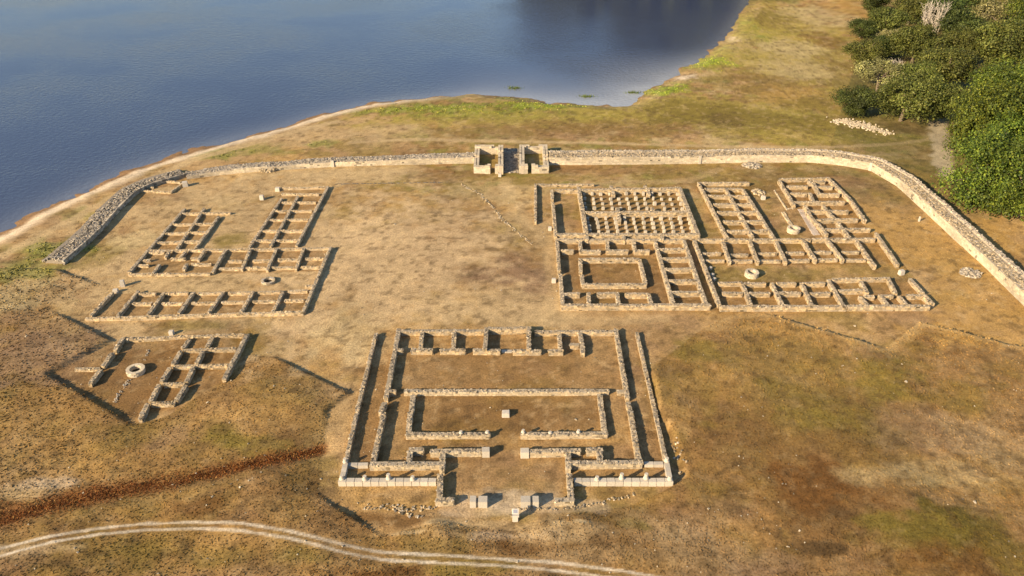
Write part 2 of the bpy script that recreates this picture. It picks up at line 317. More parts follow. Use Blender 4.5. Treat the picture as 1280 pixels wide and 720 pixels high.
def leftm(x): return sstep(-12, -30, x)
def terrain_col(x, y):
    n = lambda s, k, o=4: fbm(x, y, s, k, o)
    col = np.tile(TAN, (len(x), 1)); dug = inside(x, y, DIG)
    col[dug] = TAN * .35 + np.array((.385, .25, .112)) * .65; calm = np.where(dug, .5, 1.)
    def mixc(c, m):
        nonlocal col
        col = col + (np.asarray(c) - col) * np.clip(m, 0, 1)[:, None]
    mixc(PALE, .6 * calm * sstep(.47, .7, n(12, 51))); mixc(BROWN, .75 * calm * sstep(.47, .68, n(8, 55)))
    mixc(GOLD, .5 * sstep(.5, .7, n(6, 59))); mixc(MAUVE, .4 * sstep(.52, .7, n(4.5, 63)))
    mixc(OLIVE, .5 * sstep(.53, .7, n(5, 67)))
    raised = np.where(dug, 0, 1.); mixc(BROWN * 1.15, raised * .42)
    mixc(BROWN, raised * .35 * sstep(.42, .65, n(3, 111))); mixc(PALE, raised * .14 * sstep(.52, .7, n(2.2, 115)))
    mixc(OLIVE * 1.1, raised * .24 * sstep(.5, .68, n(3.6, 119)))
    mead = sstep(112, 122, y) * (1 - leftm(x))
    mixc(BROWN * 1.15, mead * .6 * sstep(.46, .62, n(7, 161))); mixc(STRAW, mead * .6 * sstep(.5, .66, n(4.5, 165))); mixc(OLIVE * 1.15, mead * .6 * sstep(.48, .64, n(6, 169))); mixc(GREEN * .9, mead * .4 * sstep(.55, .68, n(3.5, 173)))
    wx = (n(2.6, 71) - .5); wy = (n(2.6, 75) - .5); br = n(1.3, 79, 3)
    for (cx, cy, rx, ry, c, s) in PW:
        q = np.hypot((x - cx) / rx + wx * 1.5, (y - cy) / ry + wy * 1.5) + (br - .5) * .9
        mixc(c, 1.25 * s * (1 - sstep(.45, 1.35, q)))
    for q, c, s_ in FLOOR:
        mixc(c, inside(x + (br - .5) * .5, y, q) * s_ * (.55 + .9 * (n(2.2, 195, 2) - .0)))
    mixc(PALE * 1.05, (.3 - .18 * raised) * sstep(.6, .75, n(.8, 83, 3))); mixc(DARK, .5 * sstep(.58, .74, n(.9, 86, 3)))
    de = seg_dist(x, y, DIG[29:36]) + (n(2, 135, 3) - .5) * 1.2
    mixc(PALE * np.array((1.0, .92, .75)), .7 * (1 - sstep(.3, 1.8, de)) * raised)
    uu = np.clip((x - DITCH[0][0]) / (DITCH[-1][0] - DITCH[0][0]), 0, 1); dt = (seg_dist(x, y, DITCH) + (n(1.6, 90, 3) - .5) * 1.8) / (1.35 - .8 * uu)
    mixc(BRACKEN * 1.15, .88 * (1 - sstep(.1, 1.9, dt)))
    for (pts, w, c, s) in PATHS:
        d = seg_dist(x, y, pts) + (n(1.5, 93, 3) - .5) * 1.0 * w
        mixc(c, s * (1 - sstep(w * .45, w * 1.05, d)))
    for pts in (TRACK_A, TRACK_B):
        d = seg_dist(x, y, pts) + (n(.8, 97, 3) - .5) * .16
        mixc(np.array((.52, .44, .32)), (.5 + .6 * n(1.6, 181, 3)) * (1 - sstep(.08, .22, d)))
    # shore: wet mud, sand, then grass
    dl = seg_dist(x, y, LAKE, True); inl = inside(x, y, LAKE)
    leftshore = sstep(-8, -25, x)
    mixc(SAND * 1.05, (.06 + .89 * leftshore) * np.where(inl, 0, 1 - sstep(3.6, 6.2, dl + (n(4, 101, 3) - .5) * 2.5)))
    mixc(WETSAND, np.where(inl, 1, (.25 + .75 * leftshore) * (1 - sstep(1.0, 2.6, dl + (n(3, 104, 3) - .5) * 1.4))))
    # far bank: wooded
    mixc(FOREST, sstep(255, 275, y) * (x < 90))
    mixc(FOREST * 1.2, .8 * sstep(48, 75, x) * sstep(105, 120, y) * sstep(0, .1, x - .45 * y + 4) * .6)  # undergrowth shade put into the ground colour below the near trees
    # random tone over all the ground
    return np.clip(col * (1 + .6 * (n(.6, 107, 3) - .5) + .3 * (n(3.5, 123, 2) - .5))[:, None], 0, 1)

def axis(dense0, dense1, step, lo, hi, grow):
    a = list(np.arange(dense0, dense1, step)); s = step; v = a[-1]
    while v < hi: s *= grow; v += s; a.append(v)
    s = step; v = a[0]; pre = []
    while v > lo: s *= grow; v -= s; pre.append(v)
    return np.array(pre[::-1] + a)
gx = axis(-68, 78, .3, -2500, 2500, 1.055); gy = axis(30, 128, .3, -300, 4000, 1.012); gy = np.concatenate([gy[gy < 34], np.arange(34.2, 58, .16), gy[gy > 58.1]])
gy = np.concatenate([gy[gy < 330], np.geomspace(335, 4000, 50)])
XX, YY = np.meshgrid(gx, gy); xf, yf = XX.ravel(), YY.ravel()
zf = terrain_z(xf, yf)
nx, ny = len(gx), len(gy)
idx = np.arange(nx * ny).reshape(ny, nx)
FQ = np.stack([idx[:-1, :-1], idx[:-1, 1:], idx[1:, 1:], idx[1:, :-1]], -1).reshape(-1, 4)
ground = mk('ground', np.stack([xf, yf, zf], 1), FQ, M_GROUND, None, terrain_col(xf, yf), smooth=True)
ground['kind'] = 'structure'
lx = axis(-160, 130, 2.5, -2600, 2600, 1.12); ly = axis(60, 330, 2.5, -300, 4100, 1.12)
LX, LY = np.meshgrid(lx, ly); lxf, lyf = LX.ravel(), LY.ravel()
ldl = seg_dist(lxf, lyf, LAKE, True)
sheen = (1 - sstep(165, 215, lyf)) * np.exp(-ldl / 16.0) * sstep(-25, 25, lxf) * (.6 + .8 * (fbm(lxf, lyf, 18, 131, 3) - .3)) + .25 * np.exp(-ldl / 3.0)  # pale sky sheen painted into the bay water colour, plus a lighter shoreline rim
lcol = np.array((.042, .056, .10)) + (np.array((.30, .315, .33)) - np.array((.042, .056, .10))) * np.clip(sheen * 1.3, 0, 1)[:, None]
lid = np.arange(len(lxf)).reshape(len(ly), len(lx))
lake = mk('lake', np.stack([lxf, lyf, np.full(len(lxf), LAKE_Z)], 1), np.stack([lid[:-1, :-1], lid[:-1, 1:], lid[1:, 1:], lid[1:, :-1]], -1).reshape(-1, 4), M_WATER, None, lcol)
lake['kind'] = 'structure'
def tz(p): return float(terrain_z(np.array([p[0]]), np.array([p[1]]))[0])

# ------------------------------------------------------------------ masonry
def rubble_top(p, q, t, z, size, pal, dark, dens=1.0, flat=.45):
    """loose stones lying along the top between p and q"""
    L = float(np.hypot(*(q - p)[:2])); u = (q - p)[:2] / L; nrm = np.array((-u[1], u[0]))
    n = max(2, int(L * t / (size * size) * dens))
    s = rng.uniform(0, L, n); w = rng.uniform(-.5, .5, n) * (t - size * .5)
    c = np.empty((n, 3)); c[:, :2] = p[:2] + s[:, None] * u + w[:, None] * nrm
    c[:, 2] = z - .066 + rng.uniform(-.025, .025, n)
    h = np.stack([rng.uniform(.35, .65, n) * size, rng.uniform(.35, .6, n) * size, rng.uniform(.04, .075, n)], 1)
    big = rng.random(n) < .05; c[big, 2] += .045
    V, F = boxes(c, h, rng.uniform(0, 3.14, n), .18, .06)
    return V, F, stone_cols(n, pal, dark, var=(.6, 1.3))
def face_courses(p, q, t, h, pal, z0=-.15, ch=.2, sl=(.24, .5), sides=(-1, 1), dark=.06):
    L = float(np.hypot(*(q - p)[:2])); u = (q - p)[:2] / L; nrm = np.array((-u[1], u[0])); a = math.atan2(u[1], u[0])
    Cn, Hn = [], []
    k = max(1, int(round((h - z0) / ch))); ch = (h - z0) / k
    for sd_ in sides:
        for r in range(k):
            s = -rng.uniform(0, .3)
            while s < L:
                l = rng.uniform(*sl); s0, s1 = max(s, 0), min(s + l, L)
                if s1 - s0 > .06:
                    c = p[:2] + u * (s0 + s1) / 2 + nrm * sd_ * (t / 2 - .10 + rng.uniform(-.025, .02))
                    Cn.append((c[0], c[1], z0 + ch * (r + .5))); Hn.append(((s1 - s0) / 2 - .008, .1, ch / 2 - .006))
                s += l
    if not Cn: return None
    V, F = boxes(Cn, Hn, a, .07, 0, .95)
    return V, F, stone_cols(len(Cn), pal, dark, even=.15)
def join(parts):
    V, F, C = [], [], []; b = 0
    for v, f, c in parts:
        V.append(v); F.append(f + b); C.append(c); b += len(v)
    return np.concatenate(V), np.concatenate(F), np.concatenate(C)
WARM = np.array((1.02, .97, .88))
def wall(root, p, q, h, t=.6, top=PAL_GREY, face=PAL_WARM, dark=.14, dens=1.25, name='wall', z0=-.2, size=.21):
    """one straight length of ruined wall: an earth and mortar core with its stones"""
    off = np.array(root.location)
    p = np.array((p[0], p[1], 0.)); q = np.array((q[0], q[1], 0.))
    L = float(np.hypot(*(q - p)[:2])); u = (q - p)[:2] / L; a = math.atan2(u[1], u[0])
    hh = h + rng.uniform(-.015, .015)
    zc = (z0 - .1 + hh - .035) / 2; c = (p + q) / 2
    m_ = max(2, int(L / .45)); ss = np.linspace(-L / 2 + .03, L / 2 - .03, m_)
    V = np.array([(x_, y_, z_) for x_ in ss for y_, z_ in ((-1, z0 - .1), (1, z0 - .1), (1, hh - .03), (-1, hh - .03))]) * np.array((1, t / 2 - .016, 1))
    F = [(4 * i + k, 4 * i + (k + 1) % 4, 4 * i + 4 + (k + 1) % 4, 4 * i + 4 + k) for i in range(m_ - 1) for k in range(4)] + [(0, 3, 2, 1), tuple(4 * (m_ - 1) + k for k in range(4))]
    ca, sa = math.cos(a), math.sin(a)
    V = sag(np.stack([V[:, 0] * ca - V[:, 1] * sa + c[0], V[:, 0] * sa + V[:, 1] * ca + c[1], V[:, 2]], 1), h)
    w = mk(name, V, F, M_STONE, root, (face.mean(0) * .62 + top.mean(0) * .2), off=off)
    parts = []
    fc = face_courses(p, q, t, h - .02, face, z0, sides=(-1, 1))
    if fc: parts.append(fc)
    # the ends
    e = np.array((-u[1], u[0], 0)) * (t / 2 - .05)
    for en in (p, q):
        off_e = (u if en is p else -u) * .07; b_ = en.copy(); b_[:2] += off_e
        f2 = face_courses(b_ - e, b_ + e, .12, h - .02, face, z0, sl=(.22, .4), sides=(1,))
        if f2: parts.append(f2)
    parts.append(rubble_top(p, q, t, h, size, top, dark, dens))
    V, F, C = join(parts)
    stuff(mk('stonework', sag(V, h), F, M_STONE, w, C * WARM, off=off))
    return w
def sag(V, h):
    V[:, 2] += ((vnoise(V[:, 0], V[:, 1], 1.3, 141) - .5) * .10 + (vnoise(V[:, 0], V[:, 1], .5, 142) - .5) * .02) * np.clip(V[:, 2] / h, 0, 1)
    return V
def walls(root, h, t, segs, **kw):
    for s in segs:
        tg, x1, y1, x2, y2 = s[:5]
        hh = s[5] if len(s) > 5 else h; tt = s[6] if len(s) > 6 else t
        wall(root, GZ(tg, x1, y1, hh), GZ(tg, x2, y2, hh), hh, tt * .82, **kw)
def wall2(root, h, t, a, b, **kw):
    wall(root, GZ(*a, h), GZ(*b, h), h, t, **kw)

_blk = {}
def block_mesh(name, sx, sy, sz, col, mat, bev=.03, taper=1.0):
    bm = bmesh.new(); bmesh.ops.create_cube(bm, size=1)
    for v in bm.verts:
        k = taper if v.co.z > 0 else 1
        v.co = Vector((v.co.x * sx * k, v.co.y * sy * k, (v.co.z + .5) * sz))
    bmesh.ops.bevel(bm, geom=bm.edges[:], offset=bev, segments=2, affect='EDGES')
    me = bpy.data.meshes.new(name); bm.to_mesh(me); bm.free(); paint(me, col); me.materials.append(mat); return me
def paint(me, col):
    at = me.color_attributes.new('Col', 'FLOAT_COLOR', 'POINT')
    at.data.foreach_set('color', np.tile(np.array((*col, 1.), np.float32), len(me.vertices)))
def put(name, me, parent, loc, rz=0, scale=(1, 1, 1)):
    o = bpy.data.objects.new(name, me); COL.objects.link(o)
    if parent is not None:
        o.parent = parent; loc = np.asarray(loc, float) - np.array(parent.location)
    o.location = [float(c) for c in loc]; o.rotation_euler = (0, 0, rz); o.scale = scale; return o
def lathe_mesh(name, prof, col, mat, n=14, cap=True):
    bm = bmesh.new(); rings = []
    for r, z in prof:
        rings.append([bm.verts.new((r * math.cos(6.2832 * i / n), r * math.sin(6.2832 * i / n), z)) for i in range(n)])
    for a, b in zip(rings, rings[1:]):
        for i in range(n): bm.faces.new((a[i], a[(i + 1) % n], b[(i + 1) % n], b[i]))
    if cap: bm.faces.new(rings[-1]); bm.faces.new(rings[0][::-1])
    bmesh.ops.recalc_face_normals(bm, faces=bm.faces)
    me = bpy.data.meshes.new(name); bm.to_mesh(me); bm.free(); paint(me, col); me.materials.append(mat); return me

# ---- headquarters
HQ = thing('headquarters_ruin', 'large symmetrical courtyard ruin with nested walls and a pale dressed-block front', 'ruin', GZ('V', 632, 515))
walls(HQ, .5, .5, [('A', 374, 190, 245, 715), ('C', 243, 5, 172, 330), ('B', 832, 185, 955, 720), ('D', 955, 0, 1028, 325)], dens=1.0)
walls(HQ, .62, .62, [('A', 527, 160, 440, 625), ('A', 431, 655, 405, 720), ('C', 425, 0, 352, 335), ('B', 692, 165, 770, 625), ('B', 774, 650, 790, 720),
    ('D', 790, 0, 848, 335), ('A', 540, 177, 1090, 175), ('B', 150, 180, 680, 180),
    ('A', 680, 187, 670, 296), ('A', 895, 187, 890, 296), ('B', 315, 195, 322, 305), ('B', 455, 187, 474, 325),
    ('A', 505, 303, 552, 303), ('A', 605, 303, 750, 303), ('A', 800, 303, 968, 303), ('A', 1020, 303, 1200, 305), ('B', 5, 308, 192, 308), ('B', 243, 310, 340, 310),
    ('B', 387, 268, 445, 268), ('A', 465, 578, 505, 578), ('B', 700, 580, 745, 580)])
walls(HQ, .85, .62, [('A', 1110, 158, 1100, 298), ('B', 112, 148, 112, 300), ('A', 1120, 160, 1280, 158), ('B', 2, 158, 100, 156)])
walls(HQ, .55, .66, [('A', 560, 577, 1280, 577), ('B', 0, 577, 645, 575), ('A', 620, 605, 608, 720), ('C', 602, 0, 590, 130), ('B', 585, 600, 600, 720), ('D', 603, 0, 617, 128),
    ('C', 572, 145, 1130, 143), ('D', 57, 145, 635, 140)], face=PAL_PALE * .85)
walls(HQ, .7, .66, [('C', 735, 257, 1075, 252), ('C', 590, 247, 688, 247), ('C', 600, 262, 595, 325), ('C', 817, 262, 813, 380), ('C', 330, 343, 800, 340),
    ('C', 802, 412, 797, 575), ('C', 770, 583, 890, 580), ('D', 118, 258, 455, 252), ('D', 495, 248, 600, 246), ('D', 583, 262, 588, 318), ('D', 374, 268, 377, 375),
    ('D', 395, 335, 868, 330), ('D', 381, 408, 394, 575), ('D', 285, 583, 412, 580)], face=PAL_PALE * .85)
pale = (.44, .39, .31)
BLK = [block_mesh('block', 1, 1, 1, tuple(np.array(pale) * k), M_PALE, .035) for k in (1.0, .93, 1.07, .88)]
def block_row(p, q, n, dep, h, parent=HQ, name='block', z0=-.1, gap=.02):
    p, q = np.array(p[:2]), np.array(q[:2]); L = np.hypot(*(q - p)); u = (q - p) / L; a = math.atan2(u[1], u[0]); l = L / n
    for i in range(n):
        c = p + u * l * (i + .5)
        put(name, BLK[int(rng.integers(0, 4))], parent, (c[0], c[1] + rng.uniform(-.015, .015), z0), a + rng.normal(0, .008), (l - gap, dep, h - z0 + rng.uniform(-.012, .012)))
POST = lathe_mesh('post', [(.26, 0), (.27, .1), (.22, .17), (.19, .24), (.185, .52), (.17, .55)], pale, M_PALE, 14)
PLINTH = block_mesh('post_base', .5, .5, .1, pale, M_PALE, .02)
def front(tg, xa, xb, yf, joints, posts):
    block_row(GZ(tg, xa, yf, .55), GZ(tg, xb, yf, .55), joints, .55, .55)
    for (x, y, k) in posts:
        b = GZ(tg, x, y + 14, .55)
        put('post', POST, HQ, (b[0], b[1], .552), rng.uniform(0, 1), (1, 1, k))
front('C', 122, 776, 452, 12, [(300, 437, .85), (458, 432, 1.1), (619, 437, .75), (147, 432, .8)])
front('D', 412, 1074, 452, 12, [(567, 437, .7), (730, 430, 1.15), (893, 430, 1.15), (1052, 437, .8)])
block_row(GZ('C', 170, 340, .5), GZ('C', 150, 428, .5), 3, .5, .5)
block_row(GZ('D', 1032, 335, .5), GZ('D', 1050, 428, .5), 3, .5, .5)
for tg, x, y in (('C', 168, 338), ('D', 1032, 333)):
    b = GZ(tg, x, y, .5); put('post', POST, HQ, (b[0], b[1] + .1, .5), 0, (1, 1, .8))
block_row(GZ('C', 182, 348, .35), GZ('C', 322, 346, .35), 2, .45, .35)
block_row(GZ('D', 880, 340, .35), GZ('D', 1010, 340, .35), 2, .45, .35)
block_row(GZ('A', 1210, 312, .15), GZ('A', 1280, 312, .15), 2, .5, .15, name='threshold')
block_row(GZ('C', 1079, 250, .75), GZ('C', 1132, 249, .75), 1, .72, .75)
block_row(GZ('D', 56, 256, .75), GZ('D', 115, 255, .75), 1, .72, .75)
for tg, x0, x1, y, w in (('C', 998, 1118, 578, .5), ('D', 57, 180, 578, .5)):
    mid = x0 + 50 if tg == 'C' else x0 + 74
    block_row(GZ(tg, x0, y, .8), GZ(tg, mid - 6, y, .8), 1, .8, .8, name='pier_block')
    block_row(GZ(tg, mid + 6, y, .8), GZ(tg, x1, y, .8), 1, .8, .78, name='pier_block')
    block_row(GZ(tg, mid - 10, y + 14, .45), GZ(tg, mid + 10, y + 14, .45), 1, .5, .45, name='pier_block')
for (tg, x, y, k) in (('C', 940, 140, .45), ('C', 1115, 138, .4), ('D', 75, 136, .6), ('D', 255, 140, .3), ('D', 443, 136, .55)):
    b = GZ(tg, x, y, .55); put('post', POST, HQ, (b[0], b[1], .57), 0, (.85, .85, k))

# ---- small sunken ruin, lower left
SR = thing('sunken_house_ruin', 'small stepped house ruin in a sunken pit around a stone well ring', 'ruin', GZ('V', 200, 465))
walls(SR, .6, .6, [('E', 445, 150, 395, 222), ('E', 380, 238, 325, 315), ('E', 310, 338, 248, 420), ('E', 1178, 128, 1042, 395),
    ('E', 840, 155, 798, 212), ('E', 970, 150, 940, 205), ('E', 785, 228, 737, 308), ('E', 915, 230, 880, 300), ('E', 720, 325, 672, 410), ('E', 857, 325, 818, 410),
    ('E', 657, 425, 605, 525), ('E', 815, 430, 760, 520), ('E', 587, 540, 545, 630)], top=PAL_GREY)
walls(SR, .5, .58, [('E', 458, 155, 1155, 132), ('E', 160, 335, 305, 332, .4), ('E', 805, 225, 1112, 214), ('E', 742, 318, 1064, 312), ('E', 685, 424, 810, 420), ('E', 612, 538, 748, 535)],
      top=PAL_WARM, dark=.05)

# ---- left barracks
LB = thing('two_winged_barracks_ruin', 'low U-shaped barracks ruin with two arms of small rooms, nearest the lake', 'ruin', GZ('V', 270, 345))
kw = dict(top=PAL_WARM * 1.12, face=PAL_WARM * 1.2, dark=.04)
walls(LB, .42, .5, [('H', 1125, 95, 830, 650), ('H', 690, 205, 385, 665), ('H', 842, 185, 585, 655)], **dict(kw, top=PAL_GREY))
walls(LB, .38, .52, [('H', 690, 112, 1100, 100), ('H', 690, 165, 1040, 165), ('H', 690, 245, 1010, 240), ('H', 620, 325, 970, 322), ('H', 570, 407, 935, 402), ('H', 475, 512, 890, 508), ('H', 425, 600, 850, 600)], **kw)
walls(LB, .42, .5, [('F', 530, 152, 268, 450), ('F', 622, 150, 492, 342), ('F', 690, 188, 580, 338)], **dict(kw, top=PAL_GREY))
walls(LB, .38, .52, [('F', 522, 174, 745, 172), ('F', 472, 226, 660, 222), ('F', 425, 268, 632, 262), ('F', 388, 312, 600, 305), ('F', 350, 350, 1215, 337)], **kw)
walls(LB, .46, .5, [('F', 720, 348, 660, 452), ('F', 838, 345, 798, 437), ('F', 960, 343, 918, 440), ('F', 1090, 338, 1053, 435), ('F', 1216, 332, 1087, 638),
    ('S', 745, 298, 680, 385), ('S', 1002, 295, 972, 352), ('S', 988, 178, 940, 235), ('S', 1162, 175, 1108, 258), ('S', 832, 182, 800, 232)], **dict(kw, top=PAL_GREY))
walls(LB, .38, .5, [('F', 738, 398, 800, 398), ('F', 850, 396, 935, 395), ('F', 968, 392, 1060, 390), ('F', 1098, 386, 1182, 384), ('F', 692, 433, 790, 433), ('F', 818, 430, 915, 430),
    ('F', 942, 428, 1045, 428), ('F', 1078, 426, 1165, 426), ('F', 265, 460, 385, 458), ('F', 388, 460, 650, 457), ('S', 640, 188, 790, 185), ('S', 852, 246, 985, 246), ('S', 1042, 242, 1100, 242), ('S', 1045, 298, 1225, 298),
    ('S', 545, 310, 640, 305), ('S', 590, 265, 660, 255)], **kw)
walls(LB, .46, .5, [('F', 190, 545, 88, 655), ('F', 312, 538, 215, 655), ('F', 432, 545, 355, 652), ('F', 572, 545, 502, 645), ('F', 712, 542, 640, 643), ('F', 852, 542, 795, 640), ('F', 992, 542, 945, 638)], **dict(kw, top=PAL_GREY))
walls(LB, .38, .5, [('F', 312, 554, 392, 551), ('F', 440, 550, 545, 547), ('F', 592, 550, 700, 547), ('F', 735, 550, 840, 546), ('F', 875, 545, 980, 542), ('F', 1015, 540, 1108, 538),
    ('F', 285, 598, 372, 597), ('F', 425, 597, 520, 595), ('F', 562, 595, 665, 593), ('F', 708, 592, 810, 590), ('F', 852, 588, 955, 586), ('F', 1000, 583, 1090, 580), ('F', 1098, 516, 1132, 514)], **kw)
walls(LB, .5, .5, [('F', 62, 668, 1088, 638)], **kw)

# ---- granary with pillar floors
GRN = thing('pillared_granary_ruin', 'twin granary ruin whose two long floors hold rows of short stone pillars', 'ruin', GZ('V', 770, 265))
gk = dict(top=PAL_GREY * 1.08, face=PAL_WARM * 1.02, dark=.13)
walls(GRN, .5, .5, [('I', 50, 78, 50, 330), ('I', 62, 80, 440, 80)], **gk)
walls(GRN, .7, .6, [('I', 160, 115, 162, 180), ('I', 166, 203, 185, 430), ('I', 178, 116, 328, 116)], **gk)
walls(GRN, .85, .75, [('I', 337, 100, 392, 418), ('I', 350, 115, 1000, 105), ('I', 1010, 100, 1137, 420), ('I', 385, 266, 1070, 264), ('I', 195, 412, 1125, 412)], **gk)
walls(GRN, .85, .7, [('I', 555, 88, 556, 112), ('I', 780, 88, 781, 108), ('I', 392, 425, 393, 448), ('I', 637, 425, 638, 448), ('I', 893, 425, 895, 448),
    ('I', 595, 235, 610, 322, .75), ('I', 828, 235, 832, 255, .75), ('I', 565, 118, 572, 150, .7), ('I', 800, 118, 805, 150, .7)], **gk)
PIL = [block_mesh('pillar', .5, .45, .58, tuple(np.array((.41, .36, .275)) * k), M_STONE, .05, .9) for k in (1., .9, 1.1)]
for (q, z_) in ((((373, 136), (997, 136), (1030, 236), (385, 232)), .5), (((398, 300), (1074, 302), (1097, 388), (412, 385)), .5)):
    for r in range(4):
        for c in range(12):
            if (r, c) in ((0, 4), (3, 8)) and q[0][1] < 200: continue
            a, b = c / 11, r / 3
            x = (q[0][0] * (1 - a) + q[1][0] * a) * (1 - b) + (q[3][0] * (1 - a) + q[2][0] * a) * b
            y = (q[0][1] * (1 - a) + q[1][1] * a) * (1 - b) + (q[3][1] * (1 - a) + q[2][1] * a) * b
            g = GZ('I', x + rng.normal(0, 1.5), y + rng.normal(0, 1), z_)
            s = rng.uniform(.85, 1.1)
            put('pillar', PIL[int(rng.integers(0, 3))], GRN, (g[0], g[1], -.03), rng.normal(0, .12), (s * rng.uniform(.85, 1.15), s, rng.uniform(.7, 1.15))).rotation_euler.x = rng.normal(0, .05)

# ---- courtyard house below the granary
CH = thing('courtyard_house_ruin', 'square ruin of narrow rooms around an inner rectangle, along the long wall of the granary', 'ruin', GZ('V', 790, 345))
walls(CH, .7, .6, [('J', 95, 118, 110, 338), ('J', 118, 358, 135, 575), ('J', 90, 110, 1010, 112), ('J', 1015, 115, 1180, 585), ('J', 125, 587, 1205, 583, .75, .7), ('J', 807, 125, 938, 575),
    ('J', 830, 180, 1035, 176), ('J', 852, 248, 1055, 244), ('J', 880, 325, 1080, 320), ('J', 905, 406, 1108, 403), ('J', 930, 494, 1138, 489),
    ('J', 262, 120, 268, 185), ('J', 458, 120, 463, 188), ('J', 650, 125, 660, 188), ('J', 128, 188, 213, 186), ('J', 258, 190, 410, 190), ('J', 452, 190, 610, 190), ('J', 655, 190, 765, 190),
    ('J', 145, 505, 258, 500), ('J', 323, 496, 326, 572), ('J', 385, 503, 528, 498), ('J', 530, 493, 541, 570), ('J', 588, 505, 758, 503), ('J', 760, 502, 778, 574)], **gk)
walls(CH, .65, .6, [('J', 258, 252, 690, 250), ('J', 263, 262, 268, 348), ('J', 275, 368, 282, 428), ('J', 693, 252, 738, 430), ('J', 275, 436, 742, 434)], **gk)

# ---- right barracks
RB = thing('long_room_barracks_ruin', 'sprawling barracks ruin of many thick-walled rooms, closest to the curved rampart', 'ruin', GZ('V', 1010, 310))
rk = dict(top=PAL_GREY * 1.05, face=PAL_WARM, dark=.13)
walls(RB, .65, .58, [('L', 50, 62, 252, 575), ('L', 60, 58, 980, 55), ('N', 100, 53, 600, 50), ('L', 280, 75, 335, 235), ('L', 495, 70, 560, 235), ('L', 705, 72, 785, 235), ('L', 920, 60, 1022, 222),
    ('N', 222, 60, 345, 220), ('N', 452, 62, 600, 270), ('M', 350, 70, 545, 262), ('M', 548, 270, 650, 415), ('N', 610, 5, 785, 258)], **rk)
walls(RB, .45, .5, [('L', 110, 168, 262, 167), ('L', 335, 178, 480, 176), ('L', 560, 168, 710, 167), ('L', 785, 162, 930, 160), ('L', 1005, 157, 1145, 156), ('N', 335, 157, 470, 156),
    ('L', 140, 224, 290, 223), ('L', 340, 226, 515, 225), ('L', 570, 226, 740, 224), ('L', 800, 222, 970, 220), ('L', 1035, 216, 1195, 214), ('N', 360, 216, 525, 218)], **rk)
walls(RB, .65, .55, [('K', 85, 112, 315, 555), ('K', 95, 115, 490, 115), ('K', 305, 165, 520, 550), ('K', 440, 168, 690, 555), ('K', 135, 162, 435, 162), ('K', 165, 217, 478, 222), ('K', 205, 287, 522, 286),
    ('K', 238, 350, 558, 346), ('K', 282, 425, 608, 420), ('K', 315, 500, 648, 496)], **rk)
walls(RB, .65, .58, [('X', 150, 210, 355, 545), ('X', 490, 550, 560, 650), ('M', 185, 345, 265, 440), ('M', 275, 445, 345, 530), ('X', 160, 195, 780, 180), ('X', 250, 290, 530, 290), ('X', 300, 385, 520, 388), ('X', 360, 500, 1020, 500),
    ('X', 545, 210, 580, 260), ('X', 600, 240, 690, 400), ('X', 555, 380, 610, 490), ('X', 610, 225, 760, 222), ('X', 640, 295, 860, 295), ('X', 700, 395, 950, 395),
    ('M', 312, 298, 400, 398), ('M', 428, 430, 535, 565), ('M', 215, 340, 515, 340), ('M', 265, 410, 590, 405), ('M', 330, 485, 690, 482)], **rk)
walls(RB, .6, .58, [('L', 245, 403, 430, 400), ('L', 455, 408, 620, 406), ('L', 710, 406, 860, 405), ('L', 938, 406, 1092, 404), ('N', 258, 373, 700, 366), ('L', 275, 484, 435, 484), ('L', 492, 488, 655, 485),
    ('L', 725, 484, 900, 482), ('L', 980, 488, 1135, 485), ('N', 312, 464, 520, 460), ('L', 437, 412, 505, 580), ('L', 670, 402, 757, 585), ('L', 910, 405, 995, 585), ('L', 1122, 378, 1245, 585),
    ('N', 490, 392, 540, 485), ('N', 480, 508, 540, 580), ('N', 640, 498, 705, 580), ('N', 792, 508, 860, 580), ('N', 705, 362, 768, 490), ('N', 882, 368, 985, 485), ('N', 985, 495, 1062, 570, .65, .75),
    ('N', 508, 510, 592, 510), ('N', 660, 505, 745, 505), ('N', 858, 505, 982, 505), ('L', 255, 592, 1270, 590, .7, .65), ('N', 380, 588, 1035, 588, .7, .65)], **rk)
walls(RB, .14, .25, [('K', 690, 175, 790, 328), ('K', 790, 330, 860, 308), ('K', 750, 352, 818, 452), ('K', 768, 352, 832, 450)], top=PAL_PALE, face=PAL_PALE, dark=.0, size=.2)
# paved strip beside the right arm
def flags(root, quad, nu, nv, name='paving_slab', col=(.42, .35, .28), zt=.05):
    q = [np.array(GZ(*c)) for c in quad]
    me = [block_mesh(name, 1, 1, 1, tuple(np.array(col) * k), M_STONE, .03) for k in (1, .85, 1.12)]
    for i in range(nu):
        for j in range(nv):
            a, b = (i + .5) / nu, (j + .5) / nv
            c = (q[0] * (1 - a) + q[1] * a) * (1 - b) + (q[3] * (1 - a) + q[2] * a) * b
            u = (q[1] - q[0]) * (1 - b) + (q[2] - q[3]) * b; v = (q[3] - q[0]) * (1 - a) + (q[2] - q[1]) * a
            put(name, me[int(rng.integers(0, 3))], root, (c[0], c[1], -.08), math.atan2(u[1], u[0]) + rng.normal(0, .03),
                (np.hypot(*u[:2]) / nu * .94, np.hypot(*v[:2]) / nv * .92, .08 + zt + rng.uniform(-.015, .02)))
flags(RB, (('K', 875, 330), ('K', 935, 330), ('K', 1055, 535), ('K', 1000, 540)), 2, 9)
for x, y in ((180, 288), (195, 342), (210, 376)):
    b = GZ('L', x, y, .2); put('loose_block', BLK[2], RB, (b[0], b[1], -.05), rng.uniform(0, 1), (.45, .4, .4))

